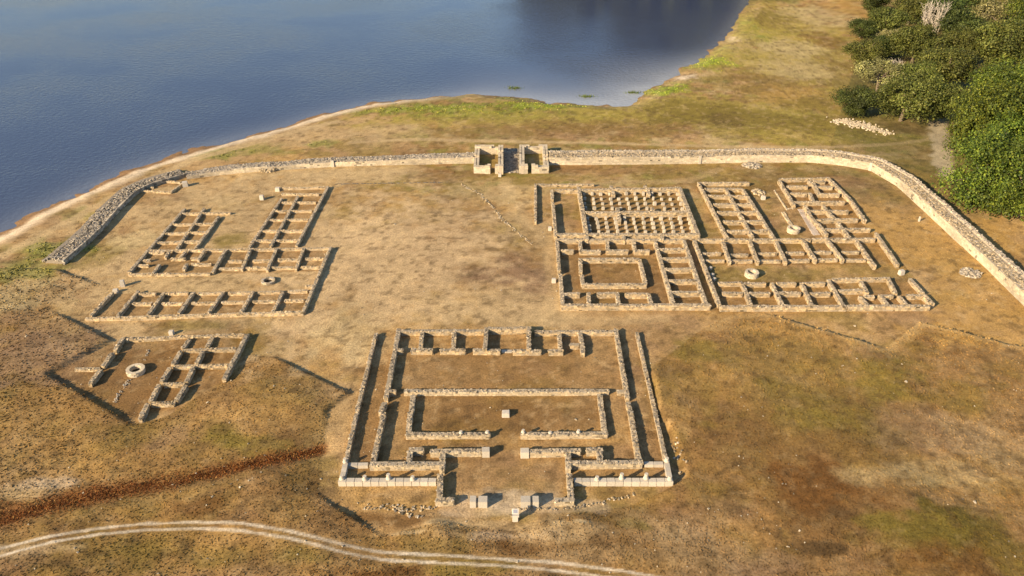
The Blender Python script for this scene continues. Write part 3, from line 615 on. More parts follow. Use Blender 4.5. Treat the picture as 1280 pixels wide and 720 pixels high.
# ---- rampart
def path_pts(tags, z):
    return np.array([GZ(*t, z) for t in tags])
def resample(P, step):
    d = np.r_[0, np.cumsum(np.hypot(*np.diff(P[:, :2], axis=0).T))]
    n = max(2, int(d[-1] / step)); s = np.linspace(0, d[-1], n)
    Q = np.stack([np.interp(s, d, P[:, 0]), np.interp(s, d, P[:, 1])], 1)
    k = 5
    if n > 12:
        for _ in range(3): Q[1:-1] = (Q[:-2] + 2 * Q[1:-1] + Q[2:]) / 4
    return Q
def strip(root, name, Q, w, z0, z1, col, mat=M_STONE):
    """solid band following Q"""
    t = np.gradient(Q, axis=0); t /= np.hypot(*t.T)[:, None]; nrm = np.stack([-t[:, 1], t[:, 0]], 1)
    a, b = Q + nrm * w / 2, Q - nrm * w / 2; n = len(Q)
    z1 = np.broadcast_to(z1, (n,)); z0 = np.broadcast_to(z0, (n,))
    V = np.concatenate([np.c_[a, z0], np.c_[b, z0], np.c_[b, z1], np.c_[a, z1]])
    F = []
    for i in range(n - 1):
        for k in range(4):
            k2 = (k + 1) % 4
            F.append((k * n + i, k2 * n + i, k2 * n + i + 1, k * n + i + 1))
    F += [(0, 3 * n, 2 * n, n), (n - 1, 2 * n - 1, 3 * n - 1, 4 * n - 1)]
    return mk(name, V, np.array(F), mat, root, np.array(col), off=np.array(root.location))
def course_line(Q, offs, z0, z1, pal, ch=.28, sl=(.35, .75), dep=.14, dark=.03, even=.0):
    """rows of facing stones along an offset of Q; z1 may change along the way"""
    t = np.gradient(Q, axis=0); t /= np.hypot(*t.T)[:, None]; nrm = np.stack([-t[:, 1], t[:, 0]], 1)
    A = Q + nrm * offs
    d = np.r_[0, np.cumsum(np.hypot(*np.diff(A, axis=0).T))]; z1 = np.broadcast_to(z1, (len(Q),))
    C_, H_, An = [], [], []
    zmax = z1.max(); k = int(math.ceil((zmax - z0) / ch))
    for r in range(k):
        s = -rng.uniform(0, .4)
        while s < d[-1]:
            l = rng.uniform(*sl); m = min(max(s + l / 2, 0), d[-1]); zt = np.interp(m, d, z1)
            zc = z0 + ch * (r + .5)
            if zc + ch * .3 < zt:
                x, y = np.interp(m, d, A[:, 0]), np.interp(m, d, A[:, 1])
                tx, ty = np.interp(m, d, t[:, 0]), np.interp(m, d, t[:, 1])
                C_.append((x, y, zc)); H_.append((l / 2 - .012, dep, ch / 2 - .01)); An.append(math.atan2(ty, tx))
            s += l
    V, F = boxes(C_, H_, np.array(An), .02, 0, .99)
    C = stone_cols(len(C_), pal, dark, even=even); V[:, 2] = np.maximum(V[:, 2], z0)
    return V, F, C * (.62 + .66 * fbm(V[:, 0] + V[:, 2] * 2.5, V[:, 1] - V[:, 2] * 1.7, 5.0, 151, 2))[:, None]
def rubble_band(Q, w0, w1, z, size, pal, dark, dens=1.0):
    t = np.gradient(Q, axis=0); t /= np.hypot(*t.T)[:, None]; nrm = np.stack([-t[:, 1], t[:, 0]], 1)
    d = np.r_[0, np.cumsum(np.hypot(*np.diff(Q, axis=0).T))]
    size = size * .72; n = int(d[-1] * (w1 - w0) / size ** 2 * dens); s = rng.uniform(0, d[-1], n); w = rng.uniform(w0, w1, n)
    I = lambda a: np.interp(s, d, a)
    zz = np.interp(s, d, np.broadcast_to(z, (len(Q),))) if not callable(z) else z(s, w)
    c = np.stack([I(Q[:, 0]) + I(nrm[:, 0]) * w, I(Q[:, 1]) + I(nrm[:, 1]) * w, zz - .06 + rng.uniform(-.03, .04, n)], 1)
    h = np.stack([rng.uniform(.35, .65, n) * size, rng.uniform(.3, .55, n) * size, rng.uniform(.2, .35, n) * size], 1)
    V, F = boxes(c, h, rng.uniform(0, 3.14, n), .22, .22)
    return V, F, stone_cols(n, pal, dark)
HR = 1.4
RP = resample(path_pts([('V', 687, 193), ('V', 780, 192.5), ('V', 860, 191.5), ('V', 940, 190), ('V', 1010, 190), ('V', 1049, 193), ('V', 1096, 201), ('V', 1133, 222), ('V', 1171, 255), ('V', 1208, 288), ('V', 1249, 324), ('V', 1284, 357), ('V', 1345, 414)], HR), .45)
RR = thing('curved_rampart', 'long pale rampart bending round a corner below the big green trees', 'rampart', (RP[0][0], RP[0][1], 0), 'camp ramparts')
n = len(RP); hz = HR + .3 * (vnoise(np.arange(n) * .45, np.zeros(n), 4.0, 61) - .5)
core = strip(RR, 'wall_core', RP, 2.8, -.3, hz - .04, (.36, .30, .215))
ro = np.array(RR.location)
V, F, C = course_line(RP, -1.3, -.2, hz, PAL_PALE * .98, .26, (.3, .7), even=.2); stuff(mk('inner_facing', V, F, M_STONE, core, C, off=ro))
V, F, C = course_line(RP, 1.3, -.2, hz + .05, PAL_GREY * 1.1, .28, (.3, .7)); stuff(mk('outer_facing', V, F, M_STONE, core, C, off=ro))
V, F, C = rubble_band(RP, -1.3, .35, hz, .36, PAL_WARM * .9, .18, 1.5); stuff(mk('rubble_top', V, F, M_STONE, core, C, off=ro))
t_ = np.gradient(RP, axis=0); t_ /= np.hypot(*t_.T)[:, None]; nn = np.stack([-t_[:, 1], t_[:, 0]], 1)
par = strip(RR, 'parapet', RP + nn * .95, .55, HR - .25, hz + .16, (.36, .30, .22))
V, F, C = rubble_band(RP, .65, 1.3, hz + .2, .34, PAL_GREY * 1.15, .08, 1.7); stuff(mk('parapet_stones', V, F, M_STONE, par, C, off=ro))
for (x, y) in ((876, 195), (1090.5, 203)):
    c = G(x, y, HR); i = int(np.argmin(np.hypot(*(RP - c[:2]).T)))
    b = RP[i] - nn[i] * 1.42; put('pilaster', BLK[1], RR, (b[0], b[1], -.2), math.atan2(t_[i][1], t_[i][0]), (.5, .3, HR + .25))

LP = resample(path_pts([('V', 593, 193.5), ('V', 518, 195), ('V', 419, 197.5), ('V', 327, 203), ('V', 269, 208), ('V', 232, 213)], 1.2), .45)[::-1]
LR = thing('straight_rampart', 'straight pale-faced rampart with a rubble top running from the gate towards the lake', 'rampart', (LP[-1][0], LP[-1][1], 0), 'camp ramparts')
n = len(LP); hz = np.linspace(.6, 1.25, n) + .3 * (vnoise(np.arange(n) * .45, np.zeros(n), 5.0, 65) - .5)
core = strip(LR, 'wall_core', LP, 2.1, -.3, hz - .04, (.36, .30, .22)); lo = np.array(LR.location)
V, F, C = course_line(LP, -.93, -.2, hz, PAL_PALE * 1.02, .26, (.3, .7), even=.2); stuff(mk('inner_facing', V, F, M_STONE, core, C, off=lo))
V, F, C = course_line(LP, .93, -.2, hz, PAL_GREY, .28, (.3, .7)); stuff(mk('outer_facing', V, F, M_STONE, core, C, off=lo))
V, F, C = rubble_band(LP, -.9, 1.1, hz, .36, PAL_GREY, .14, 1.5); stuff(mk('rubble_top', V, F, M_STONE, core, C, off=lo))
c = G(418, 199, 1.2); i = int(np.argmin(np.hypot(*(LP - c[:2]).T)))
put('pilaster', BLK[0], LR, (LP[i][0], LP[i][1] - 1.07, -.2), 0, (.5, .3, 1.4))

BP = resample(path_pts([('V', 228, 213), ('V', 205, 219), ('V', 181, 226), ('V', 159.5, 236), ('V', 135, 259), ('V', 114, 282), ('V', 97, 298), ('V', 67, 323)], .8), .45)[::-1]
BR = thing('rubble_rampart', 'broken rubble-topped rampart curving down beside the sandy lake shore', 'rampart', (BP[0][0], BP[0][1], 0), 'camp ramparts')
n = len(BP); hz = np.full(n, .75) + .2 * (vnoise(np.arange(n) * .45, np.zeros(n), 4.0, 67) - .5)
core = strip(BR, 'wall_core', BP, 3.0, -.5, hz - .2, (.24, .20, .15)); bo = np.array(BR.location)
V, F, C = course_line(BP, -1.4, -.4, hz, PAL_GREY * 1.1, .28, (.3, .7)); stuff(mk('inner_facing', V, F, M_STONE, core, C, off=bo))
V, F, C = rubble_band(BP, -1.35, 1.8, lambda s, w: .78 - .4 * np.clip(w - .8, 0, 1) - .25 * vnoise(s, w, 1.5, 191), .42, PAL_GREY * .9, .2, 1.8); stuff(mk('rubble_top', V, F, M_STONE, core, C, off=bo))

# small annex against the left rampart
AN = thing('rampart_annex_ruin', 'low broken annex walls built against the lake-side rampart', 'ruin', GZ('P', 830, 325))
walls(AN, .35, .45, [('P', 725, 330, 908, 338), ('P', 905, 340, 972, 292), ('P', 780, 312, 815, 314), ('P', 850, 280, 960, 285)], **kw)

# ---- gate towers
def tower(name, label, corners, doors, steps):
    """corners: front-left, front-right, back-right, back-left of the outside, at ground"""
    q = [np.array(G(x, y, 0)) for x, y in corners]
    c = sum(q) / 4
    T = thing(name, label, 'gate tower', (c[0], c[1], 0), 'gate towers')
    off = np.array(T.location); t = .85
    inset = lambda a, b: a + (b - a) / np.hypot(*(b - a)[:2]) * t / 2
    names = ('front_wall', 'side_wall', 'back_wall', 'side_wall')
    for k in range(4):
        p, r = q[k], q[(k + 1) % 4]; L = np.hypot(*(r - p)[:2]); u = (r - p)[:2] / L; nrm = np.array((-u[1], u[0])); a = math.atan2(u[1], u[0])
        Cn, Hn, cores = [], [], []
        prof = steps[k]
        hmax = max(h for _, h in prof); ch = .34
        for side in (0, 1):
            w = (.17 if side == 0 else t - .17)
            for row in range(int(math.ceil(hmax / ch)) + 1):
                s = -rng.uniform(0, .4)
                while s < L:
                    l = rng.uniform(.45, .85); s0, s1 = max(0, s), min(L, s + l); m = (s0 + s1) / 2 / L
                    h = np.interp(m, [x for x, _ in prof], [v for _, v in prof])
                    zc = -.2 + ch * (row + .5)
                    din = [dd for dd in doors.get(k, []) if s1 / L > dd[0] and s0 / L < dd[1]]
                    if s1 - s0 > .1 and zc < h + .08:
                        if din:
                            d0, d1 = din[0][0] * L, din[0][1] * L
                            pieces = [(s0, min(s1, d0)), (max(s0, d1), s1)]
                        else: pieces = [(s0, s1)]
                        for (b0, b1) in pieces:
                            if b1 - b0 < .08: continue
                            pc = p[:2] + u * (b0 + b1) / 2 + nrm * w
                            Cn.append((pc[0], pc[1], zc)); Hn.append(((b1 - b0) / 2 - .01, .19, ch / 2 - .008))
                    s += l
        V, F = boxes(Cn, Hn, a, .02, 0, .99); Cc = stone_cols(len(Cn), PAL_PALE * .95, .03, even=.3)
        # rubble filling of the wall, cut where the door is
        W = None; fv, ff, nb = [], [], 0
        ds = doors.get(k, []); cuts = [0] + [x for dd in ds for x in dd] + [1]
        for a0, a1 in zip(cuts[0::2], cuts[1::2]):
            m_ = max(2, int((a1 - a0) * L / .5))
            for i in range(m_):
                f0, f1 = a0 + (a1 - a0) * i / m_, a0 + (a1 - a0) * (i + 1) / m_
                hh = np.interp((f0 + f1) / 2, [x for x, _ in prof], [v for _, v in prof]) - .06 + rng.uniform(-.05, .05)
                pc = p[:2] + u * L * (f0 + f1) / 2 + nrm * t / 2
                vv = BOXV * np.array((L * (f1 - f0) / 2 + .003 * (i % 2), t / 2 - .12, (hh + .3) / 2))
                fv.append(np.stack([vv[:, 0] * u[0] - vv[:, 1] * u[1] + pc[0], vv[:, 0] * u[1] + vv[:, 1] * u[0] + pc[1], vv[:, 2] + (hh - .3) / 2], 1)); ff.append(BOXF + nb); nb += 8
        W = mk(names[k], np.concatenate(fv), np.concatenate(ff), M_STONE, T, np.array((.40, .33, .24)), off=off)
        stuff(mk('ashlar', V, F, M_STONE, W, Cc, off=off))
    return T
tower('gate_tower', 'square ruined gate tower with a white block at its doorway corner',
      [(592.3, 216.5), (629.0, 218), (629.0, 190.8), (594, 190.5)], {0: [(.56, .72)]},
      [[(0, 1.05), (.35, 1.1), (.45, 1.35), (.74, 1.5), (1, 1.55)], [(0, 1.5), (.3, 1.5), (.6, 1.15), (1, 1.5)], [(0, 1.5), (.15, 1.1), (.5, 1.35), (.9, 1.35), (1, 1.3)], [(0, 1.4), (.25, .9), (.45, 1.5), (.6, 1.1), (.8, .95), (1, 1.1)]])
tower('gate_tower', 'square ruined gate tower with a grassy dark inside where the curved rampart starts',
      [(649.2, 217.5), (686, 216.5), (683.6, 190), (649.2, 190.5)], {0: [(.29, .42)]},
      [[(0, 1.55), (.28, 1.5), (.43, 1.4), (.7, 1.15), (.72, .95), (1, 1.1)], [(0, 1.1), (.4, .8), (.5, 1.3), (1, 1.5)], [(0, 1.5), (.2, 1.5), (.4, .95), (.7, 1.25), (1, 1.5)], [(0, 1.5), (.5, 1.45), (1, 1.5)]])
gp = [G(629.8, 216), G(648.4, 216), G(648.4, 186), G(630.2, 186)]
cob = thing('gate_paving', 'dark cobbled roadway between the two gate towers', 'paving', sum(gp) / 4 * np.array((1, 1, 0)))
cob['kind'] = 'structure'; del cob['category']
V = [(p[0], p[1], .02) for p in gp]
bed = mk('bed', V, [(0, 1, 2, 3)], M_STONE, cob, np.array((.17, .15, .13)), off=np.array(cob.location))
n = 620; a, b = rng.random(n), rng.random(n)
Pq = [np.array(p) for p in gp]
cc = (Pq[0] * (1 - a)[:, None] + Pq[1] * a[:, None]) * (1 - b)[:, None] + (Pq[3] * (1 - a)[:, None] + Pq[2] * a[:, None]) * b[:, None]
cc[:, 2] = .03
V, F = boxes(cc, np.stack([rng.uniform(.1, .24, n), rng.uniform(.1, .2, n), rng.uniform(.03, .07, n)], 1), rng.uniform(0, 3, n), .2)
stuff(mk('cobbles', V, F, M_STONE, bed, stone_cols(n, PAL_GREY * .8, .1), off=np.array(cob.location)))

# ---- wells
def ring_well(tg, x, y, label, r, h, n=14, col=PAL_PALE):
    c = GZ(tg, x, y, h); W = thing('stone_well', label, 'well', (c[0], c[1], 0), 'round stone wells')
    k = 3 if h > .5 else 2
    for row in range(k):
        hh = h / k
        for i in range(n):
            a0 = 2 * math.pi * (i + .5 * (row % 2)) / n; da = math.pi / n * .95
            ri, ra = r * .62, r * rng.uniform(.97, 1.03); z0, z1 = row * hh - (.1 if row == 0 else -.005), (row + 1) * hh
            V = []
            for z_ in (z0, z1):
                for (rr, aa) in ((ri, a0 - da), (ra, a0 - da), (ra, a0 + da), (ri, a0 + da)): V.append((rr * math.cos(aa), rr * math.sin(aa), z_))
            cl = col[rng.integers(0, len(col))] * rng.uniform(.9, 1.1)
            mk('stone', V, BOXF, M_STONE, W, cl)
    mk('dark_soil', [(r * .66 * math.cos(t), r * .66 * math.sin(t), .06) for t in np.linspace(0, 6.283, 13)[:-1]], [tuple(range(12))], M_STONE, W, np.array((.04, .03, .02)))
ring_well('E', 516, 335, 'round stone well ring in the sunken pit ruin', 1.0, .55)
ring_well('F', 922, 490, 'worn round stone well ring in the yard of the lake-side barracks', .95, .35, 12, PAL_WARM)
ring_well('L', 513, 317, 'pale stone well ring on grass between two rows of barracks rooms', .92, .65)
ring_well('K', 848, 478, 'stone well ring with a narrow drain running into it', .95, .65)

# ---- small loose things
def plinth(tg, x, y, label, w=.6, d=.55, h=.55, name='stone_block', cat='block', rz=0, board=False, mat=M_PALE, col=(.47, .42, .345)):
    g = GZ(tg, x, y, h * .5); b = np.array((g[0], g[1], tz(g)))
    g = GZ(tg, x, y, b[2] + h * .5); b = np.array((g[0], g[1], tz(g)))
    me = block_mesh(name, w, d, h + .06, col, mat, min(.05, w * .1), .93)
    if not board:
        o = put(name, me, None, b - np.array((0, 0, .06)), rz); tag(o, label, cat, 'loose pale blocks'); return o
    T = thing(name, label, cat, b); T.rotation_euler = (0, 0, rz)
    put('base', me, T, b - np.array((0, 0, .06)))
    bm = bmesh.new(); bmesh.ops.create_cube(bm, size=1)
    for v in bm.verts:
        tp = v.co.z > 0; v.co = Vector((v.co.x * w * 1.12, v.co.y * d * 1.15, h + .02 + (.08 if tp else 0) + (v.co.y * .5 if tp else 0)))
    bmesh.ops.bevel(bm, geom=bm.edges[:], offset=.02, segments=1, affect='EDGES')
    m2 = bpy.data.meshes.new('panel'); bm.to_mesh(m2); bm.free(); paint(m2, (.46, .42, .35)); m2.materials.append(M_PALE); put('panel', m2, T, b)
    # the printed rectangle on the sloping top
    sl = .5 / 1.15 / d * 1.0
    zf_ = lambda yy: h + .02 + .08 + (yy / (d * 1.15)) * .5 + .006
    V = [(-.36 * w, -.05 * d, zf_(-.05 * d)), (.36 * w, -.05 * d, zf_(-.05 * d)), (.36 * w, .42 * d, zf_(.42 * d)), (-.36 * w, .42 * d, zf_(.42 * d))]
    mk('printed_plate', V, [(0, 1, 2, 3)], M_PALE, T, np.array((.22, .23, .27)))
    return T
plinth('V', 632.3, 517, 'square pale stone block alone in the middle of the headquarters inner court', .85, .75, .5)
plinth('V', 644.3, 646, 'pale sloping information stand with a dark plate before the headquarters entrance', .55, .5, .8, 'information_stand', 'info stand', 0, True)
plinth('F', 205, 540, 'pale block capping the corner wall of the lower barracks row', .7, .5, .5, rz=.2)
plinth('F', 237, 505, 'pale upright block between the barracks yard and the raised bank', .6, .5, .9, rz=.3)
plinth('F', 893, 101, 'small pale wedge block behind the arm of the lake-side barracks', .7, .5, .8)
plinth('F', 968, 62, 'squat dark-sided block at the back corner of the barracks arm', .8, .7, .6, col=(.5, .44, .35))
plinth('E', 731, 122, 'white block standing behind the sunken house ruin', .6, .5, .55)
plinth('P', 985, 298, 'white boulder block at the end of the annex wall', .9, .8, .8, rz=.4)
plinth('N', 812, 322, 'white block outside the open end of the long-room barracks', .75, .6, .65, rz=.3)
plinth('I', 147, 377, 'pale block beside the worn path, outside the granary wall', .55, .5, .6)
plinth('J', 72, 410, 'pale block beside the doorway of the courtyard house', .6, .5, .6)
plinth('K', 603, 237, 'pale block among scattered stones between the two barracks arms', .7, .55, .6)
plinth('U', 478, 522, 'white block at the door of the gate tower that joins the straight rampart', .55, .5, .5)
plinth('M', 1085, 407, 'thin pale marker stone in the golden grass inside the rampart bend', .25, .22, .8)

def heap(name, label, cat, cpx, rx, ry, hgt, n, size, pal=PAL_GREY, dark=.08, ring=0.0, z=0.0, ang=0.0):
    c = G(*cpx, z); z0 = tz(c); T = thing(name, label, cat, (c[0], c[1], z0))
    mnd = []
    m = 20
    V = [(0, 0, hgt * .75)] + [(rx * k * math.cos(t), ry * k * math.sin(t), hgt * .75 * (1 - k) - .03) for k in (.55, 1.05) for t in np.linspace(0, 2 * math.pi, m + 1)[:-1]]
    if ring: V[0] = (0, 0, .02); V = [V[0]] + [(x, y, .015) for x, y, _ in V[1:]]
    F = [(1 + m + i, 1 + m + (i + 1) % m, 1 + (i + 1) % m, 1 + i) for i in range(m)] + [(1 + i, 1 + (i + 1) % m, 0, 0) for i in range(0)]
    F3 = [(1 + i, 1 + (i + 1) % m, 0) for i in range(m)] + [t for f in F for t in ((f[0], f[1], f[2]), (f[0], f[2], f[3]))]
    e = mk('earth', V, F3, M_STONE, T, np.array((.24, .18, .11))); e.rotation_euler = (0, 0, ang)
    k = np.sqrt(rng.uniform(ring, 1, n)); t = rng.uniform(0, 2 * math.pi, n)
    zz = hgt * (1 - k) + .02 if not ring else rng.uniform(0, hgt, n)
    cc = np.stack([rx * k * np.cos(t), ry * k * np.sin(t), zz], 1)
    h = np.stack([rng.uniform(.3, .7, n) * size, rng.uniform(.3, .6, n) * size, rng.uniform(.25, .55, n) * size], 1)
    V, F = boxes(cc, h, rng.uniform(0, 3, n), .22, .25)
    stuff(mk('stones', V, F, M_STONE, e, stone_cols(n, pal, dark)))
    return T
heap('stone_oven_base', 'low round oven base of stones against the straight rampart', 'oven ruin', (336, 211.5), 1.7, 1.5, .4, 260, .32, PAL_WARM, .1, .45)
heap('stone_heap', 'low grey stone heap inside the rampart behind the barracks', 'stone heap', (940, 207.5), 1.6, 1.3, .35, 170, .34)
heap('stone_heap', 'flat round stone heap in the golden grass near the curved rampart', 'stone heap', (1213, 342), 1.35, 1.15, .3, 150, .32)
heap('stone_heap', 'scatter of broken stones beside the pale block between the barracks arms', 'stone heap', (948, 241), 1.0, 1.3, .25, 70, .3, PAL_WARM)

def stone_line(name, label, cat, pts, n, size, pal=PAL_PALE, spread=.12, z=0.0, dark=.05):
    P = np.array([GZ(*p, z)[:2] for p in pts]); d = np.r_[0, np.cumsum(np.hypot(*np.diff(P, axis=0).T))]
    s = np.sort(rng.uniform(0, d[-1], n)); c = np.stack([np.interp(s, d, P[:, 0]) + rng.normal(0, spread, n), np.interp(s, d, P[:, 1]) + rng.normal(0, spread, n)], 1)
    zz = terrain_z(c[:, 0], c[:, 1])
    T = thing(name, label, cat, (P[0][0], P[0][1], tz(P[0])))
    cc = np.c_[c, zz + size * .12]
    size *= .62; h = np.stack([rng.uniform(.3, .65, n) * size, rng.uniform(.3, .55, n) * size, rng.uniform(.25, .5, n) * size], 1)
    V, F = boxes(cc, h, rng.uniform(0, 3, n), .2, .15)
    stuff(mk('stones', V, F, M_STONE, T, stone_cols(n, pal, dark), off=np.array(T.location)))
stone_line('stone_drain', 'thin winding line of stones crossing the open ground inside the gate', 'stone drain', [('O', 225, 445), ('O', 290, 485), ('O', 390, 530), ('O', 440, 590), ('O', 500, 650), ('O', 540, 715), ('V', 640, 285), ('V', 665, 305)], 150, .28, PAL_WARM, .14)
stone_line('stone_kerb', 'low dark kerb line across the open ground from barracks towards the gate road', 'kerb', [('T', 780, 250), ('T', 960, 247), ('T', 1280, 243)], 170, .22, PAL_GREY * .6, .08)
stone_line('stone_drain', 'broken line of stones across the sunken pit below the well ring', 'stone drain', [('E', 480, 405), ('E', 430, 480), ('E', 385, 545)], 34, .26, PAL_GREY, .12)
stone_line('stone_drain', 'faint line of small stones above the well ring in the sunken pit', 'stone drain', [('E', 600, 225), ('E', 570, 290)], 14, .22, PAL_GREY, .1)
stone_line('stone_kerb', 'row of tumbled footing stones before the headquarters, on the sunken house side', 'kerb', [('C', 300, 640), ('C', 440, 632), ('C', 560, 645), ('C', 770, 645)], 55, .26, PAL_WARM, .2)
stone_line('loose_stones', 'scatter of loose stones between the tumbled footing row and the track', 'stones', [('C', 450, 670), ('C', 560, 660), ('C', 580, 685), ('C', 690, 690)], 20, .34, PAL_WARM, .35)
stone_line('stone_kerb', 'row of small kerb stones running from the information stand along the cut bank', 'kerb', [('D', 0, 655), ('D', 280, 652), ('D', 440, 640), ('D', 560, 615), ('D', 700, 580), ('D', 810, 555)], 80, .24, PAL_WARM, .12)
stone_line('loose_stones', 'few pale stones on the cut bank beside the headquarters outer wall', 'stones', [('D', 1075, 190), ('D', 1110, 300), ('D', 1145, 400), ('D', 1120, 440)], 22, .3, PAL_WARM, .2)

stone_line('rubble_pile', 'long scattered pile of whitish rubble in front of the oak trees', 'rubble', [('V', 1046, 152), ('V', 1062, 153), ('V', 1076, 157), ('V', 1092, 160)], 330, .5, PAL_PALE * .92, .85)
stone_line('rubble_pile', 'thin tail of whitish rubble on the grass towards the gravel path', 'rubble', [('V', 1092, 161), ('V', 1112, 168)], 90, .45, PAL_PALE * .85, .7)
# ---- trees
def tube(P, r0, r1, n=7):
    P = np.array(P, float); m = len(P); V = []; F = []
    for i, p in enumerate(P):
        t = P[min(i + 1, m - 1)] - P[max(i - 1, 0)]; t /= np.linalg.norm(t)
        a = np.cross(t, (0.31, .77, .55)); a /= np.linalg.norm(a); b = np.cross(t, a); r = r0 + (r1 - r0) * i / (m - 1)
        for k in range(n): V.append(p + r * (a * math.cos(6.2832 * k / n) + b * math.sin(6.2832 * k / n)))
    for i in range(m - 1):
        for k in range(n): F.append((i * n + k, i * n + (k + 1) % n, (i + 1) * n + (k + 1) % n, (i + 1) * n + k))
    return np.array(V), np.array(F)
def leaf_quads(c, size, nrm_bias, cols):
    n = len(c); nr = rng.normal(0, 1, (n, 3)) * .75 + nrm_bias; nr /= np.linalg.norm(nr, axis=1)[:, None]
    a = np.cross(nr, rng.normal(0, 1, (n, 3))); a /= np.linalg.norm(a, axis=1)[:, None]; b = np.cross(nr, a)
    s = size * rng.uniform(.6, 1.3, (n, 1)); l = rng.uniform(.55, .9, (n, 1))
    V = np.stack([c - a * s, c - b * s * l, c + a * s, c + b * s * l], 1).reshape(-1, 3)
    return V, np.arange(n * 4).reshape(n, 4), np.repeat(cols, 4, 0)
def crown(seed, nlobe, nleaf, size, pal, flat=.75, gap=0.0, spread=.62, lobe_r=(.3, .46)):
    """unit crown: leaf faces gathered on uneven lobes, centre at z = 0, radius about 1"""
    r = np.random.default_rng(seed)
    u = r.normal(0, 1, (nlobe, 3)); u /= np.linalg.norm(u, axis=1)[:, None]; u *= (r.uniform(.35, 1, (nlobe, 1)) ** .5) * spread
    u[:, 2] *= flat; lr = r.uniform(*lobe_r, nlobe)
    li = r.integers(0, nlobe, nleaf)
    d = r.normal(0, 1, (nleaf, 3)); d /= np.linalg.norm(d, axis=1)[:, None]
    # each lobe is itself made of small sprays
    spr = r.normal(0, 1, (nlobe, 26, 3)); spr /= np.linalg.norm(spr, axis=2)[:, :, None]
    pick = r.integers(0, 26, nleaf); dd = spr[li, pick]
    dd[:, 2] = np.where(dd[:, 2] < -.8, -dd[:, 2], dd[:, 2])
    dirs = dd + d * .42
    k = r.uniform(.62, 1.06, (nleaf, 1))
    c = u[li] + dirs * lr[li][:, None] * k * np.array((1, 1, .85))
    cols = pal[r.integers(0, len(pal), nleaf)] * r.uniform(.7, 1.25, (nleaf, 1)) * r.uniform(.6, 1.3, (nlobe, 1))[li] * r.uniform(.75, 1.25, (nlobe, 26))[li, pick][:, None]
    V, F, C = leaf_quads(c, size, dirs * 1.1, cols)
    return V, F, C, u
P_BRIGHT = np.array([(.10, .135, .015), (.075, .108, .013), (.15, .175, .018), (.045, .07, .012)])
P_OLIVE = np.array([(.11, .118, .022), (.09, .10, .018), (.145, .145, .032), (.065, .08, .015)])
P_DARK = np.array([(.065, .085, .017), (.08, .10, .02), (.045, .065, .014)])
P_LIGHT = np.array([(.235, .21, .08), (.19, .175, .06), (.27, .24, .11), (.14, .13, .04)])
def me_from(name, V, F, C, mat):
    o = mk(name, V, F, mat, None, C); me = o.data; bpy.data.objects.remove(o); return me
def tree_kind(seed, pal, nlobe=22, nleaf=7000, size=.05, flat=.75, **k):
    V, F, C, u = crown(seed, nlobe, nleaf, size, pal, flat, **k)
    return me_from('crown', V, F, C, M_LEAF), u
def trunk_mesh(u, zc, rad, bend, col=(.15, .115, .08)):
    """trunk from the ground to the crown centre with a limb towards the larger lobes (tree units: metres)"""
    parts = []
    P = [(0, 0, -.4), (bend * .25, .05, zc * .35), (bend * .6, .1, zc * .7), (bend, 0, zc * 1.0)]
    v, f = tube(P, rad * .055, rad * .028, 9); parts.append((v, f, np.tile(col, (len(v), 1))))
    for k in range(min(9, len(u))):
        e = u[k] * rad * .9 + np.array((0, 0, zc)); s = np.array(P[2]) * (.8 + .2 * (k % 2)); m = (s + e) / 2 + np.array((0, 0, rad * .06))
        v, f = tube([s, m, e], rad * .026, rad * .008, 6); parts.append((v, f, np.tile(col, (len(v), 1))))
    V, F, C = join(parts); return me_from('trunk', V, F, C, M_BARK)
KIND = {'bright': [tree_kind(100 + i, P_BRIGHT, 44, 26000, .021, .85, lobe_r=(.16, .34), spread=.78) for i in range(3)],
        'olive': [tree_kind(200 + i, P_OLIVE, 34, 15000, .027, .8, lobe_r=(.2, .36), spread=.7) for i in range(3)],
        'dark': [tree_kind(300 + i, P_DARK, 28, 13000, .03, .8, lobe_r=(.22, .4), spread=.66) for i in range(2)],
        'light': [tree_kind(400 + i, P_LIGHT, 30, 9000, .026, .75, lobe_r=(.18, .34), spread=.72) for i in range(2)]}
def tree(kind, var, cx, cy, r, hc, label, name='oak_tree', sz=1.0, group='trees by the lake meadow', rz=None, bend=.6):
    """r crown radius in metres, hc height of the crown's centre; (cx, cy) is where the crown's centre shows"""
    c = G(cx, cy, hc); z = tz(c); c = G(cx, cy, hc + z)
    me, u = KIND[kind][var % len(KIND[kind])]; r *= 1.24; hc *= .88
    T = thing(name, label, 'tree', (c[0], c[1], z), group)
    o = put('crown', me, T, (c[0], c[1], z + hc), random.uniform(0, 6.28) if rz is None else rz, (r, r * random.uniform(.9, 1.1), r * sz))
    put('trunk', trunk_mesh(u, hc, r, bend), T, (c[0], c[1], z), o.rotation_euler.z)
    return T
BR_ = 'bright-leaved trees beside the rampart'
tree('bright', 0, 1242, 212, 6.4, 5.6, 'bright green tree whose trunk base shows beside the rampart bend', 'broadleaf_tree', 1.05, BR_)
tree('bright', 1, 1238, 150, 6.8, 6.5, 'large yellow-green tree overhanging the gravel path', 'broadleaf_tree', 1.05, BR_)
tree('bright', 2, 1290, 225, 6.8, 6.0, 'low bright tree crowding over the end of the rampart', 'broadleaf_tree', 1.0, BR_)
tree('bright', 0, 1285, 150, 7.5, 8.0, 'tall bright tree behind the two trees nearest the rampart bend', 'broadleaf_tree', 1.0, BR_)
tree('bright', 2, 1262, 105, 6.5, 7.0, 'green tree crown just behind the yellow-green tree', 'broadleaf_tree', .95, BR_)
tree('bright', 1, 1310, 95, 7.5, 8.0, 'tall tree behind the green crowns on the outer side of the wood', 'broadleaf_tree', .95, BR_)
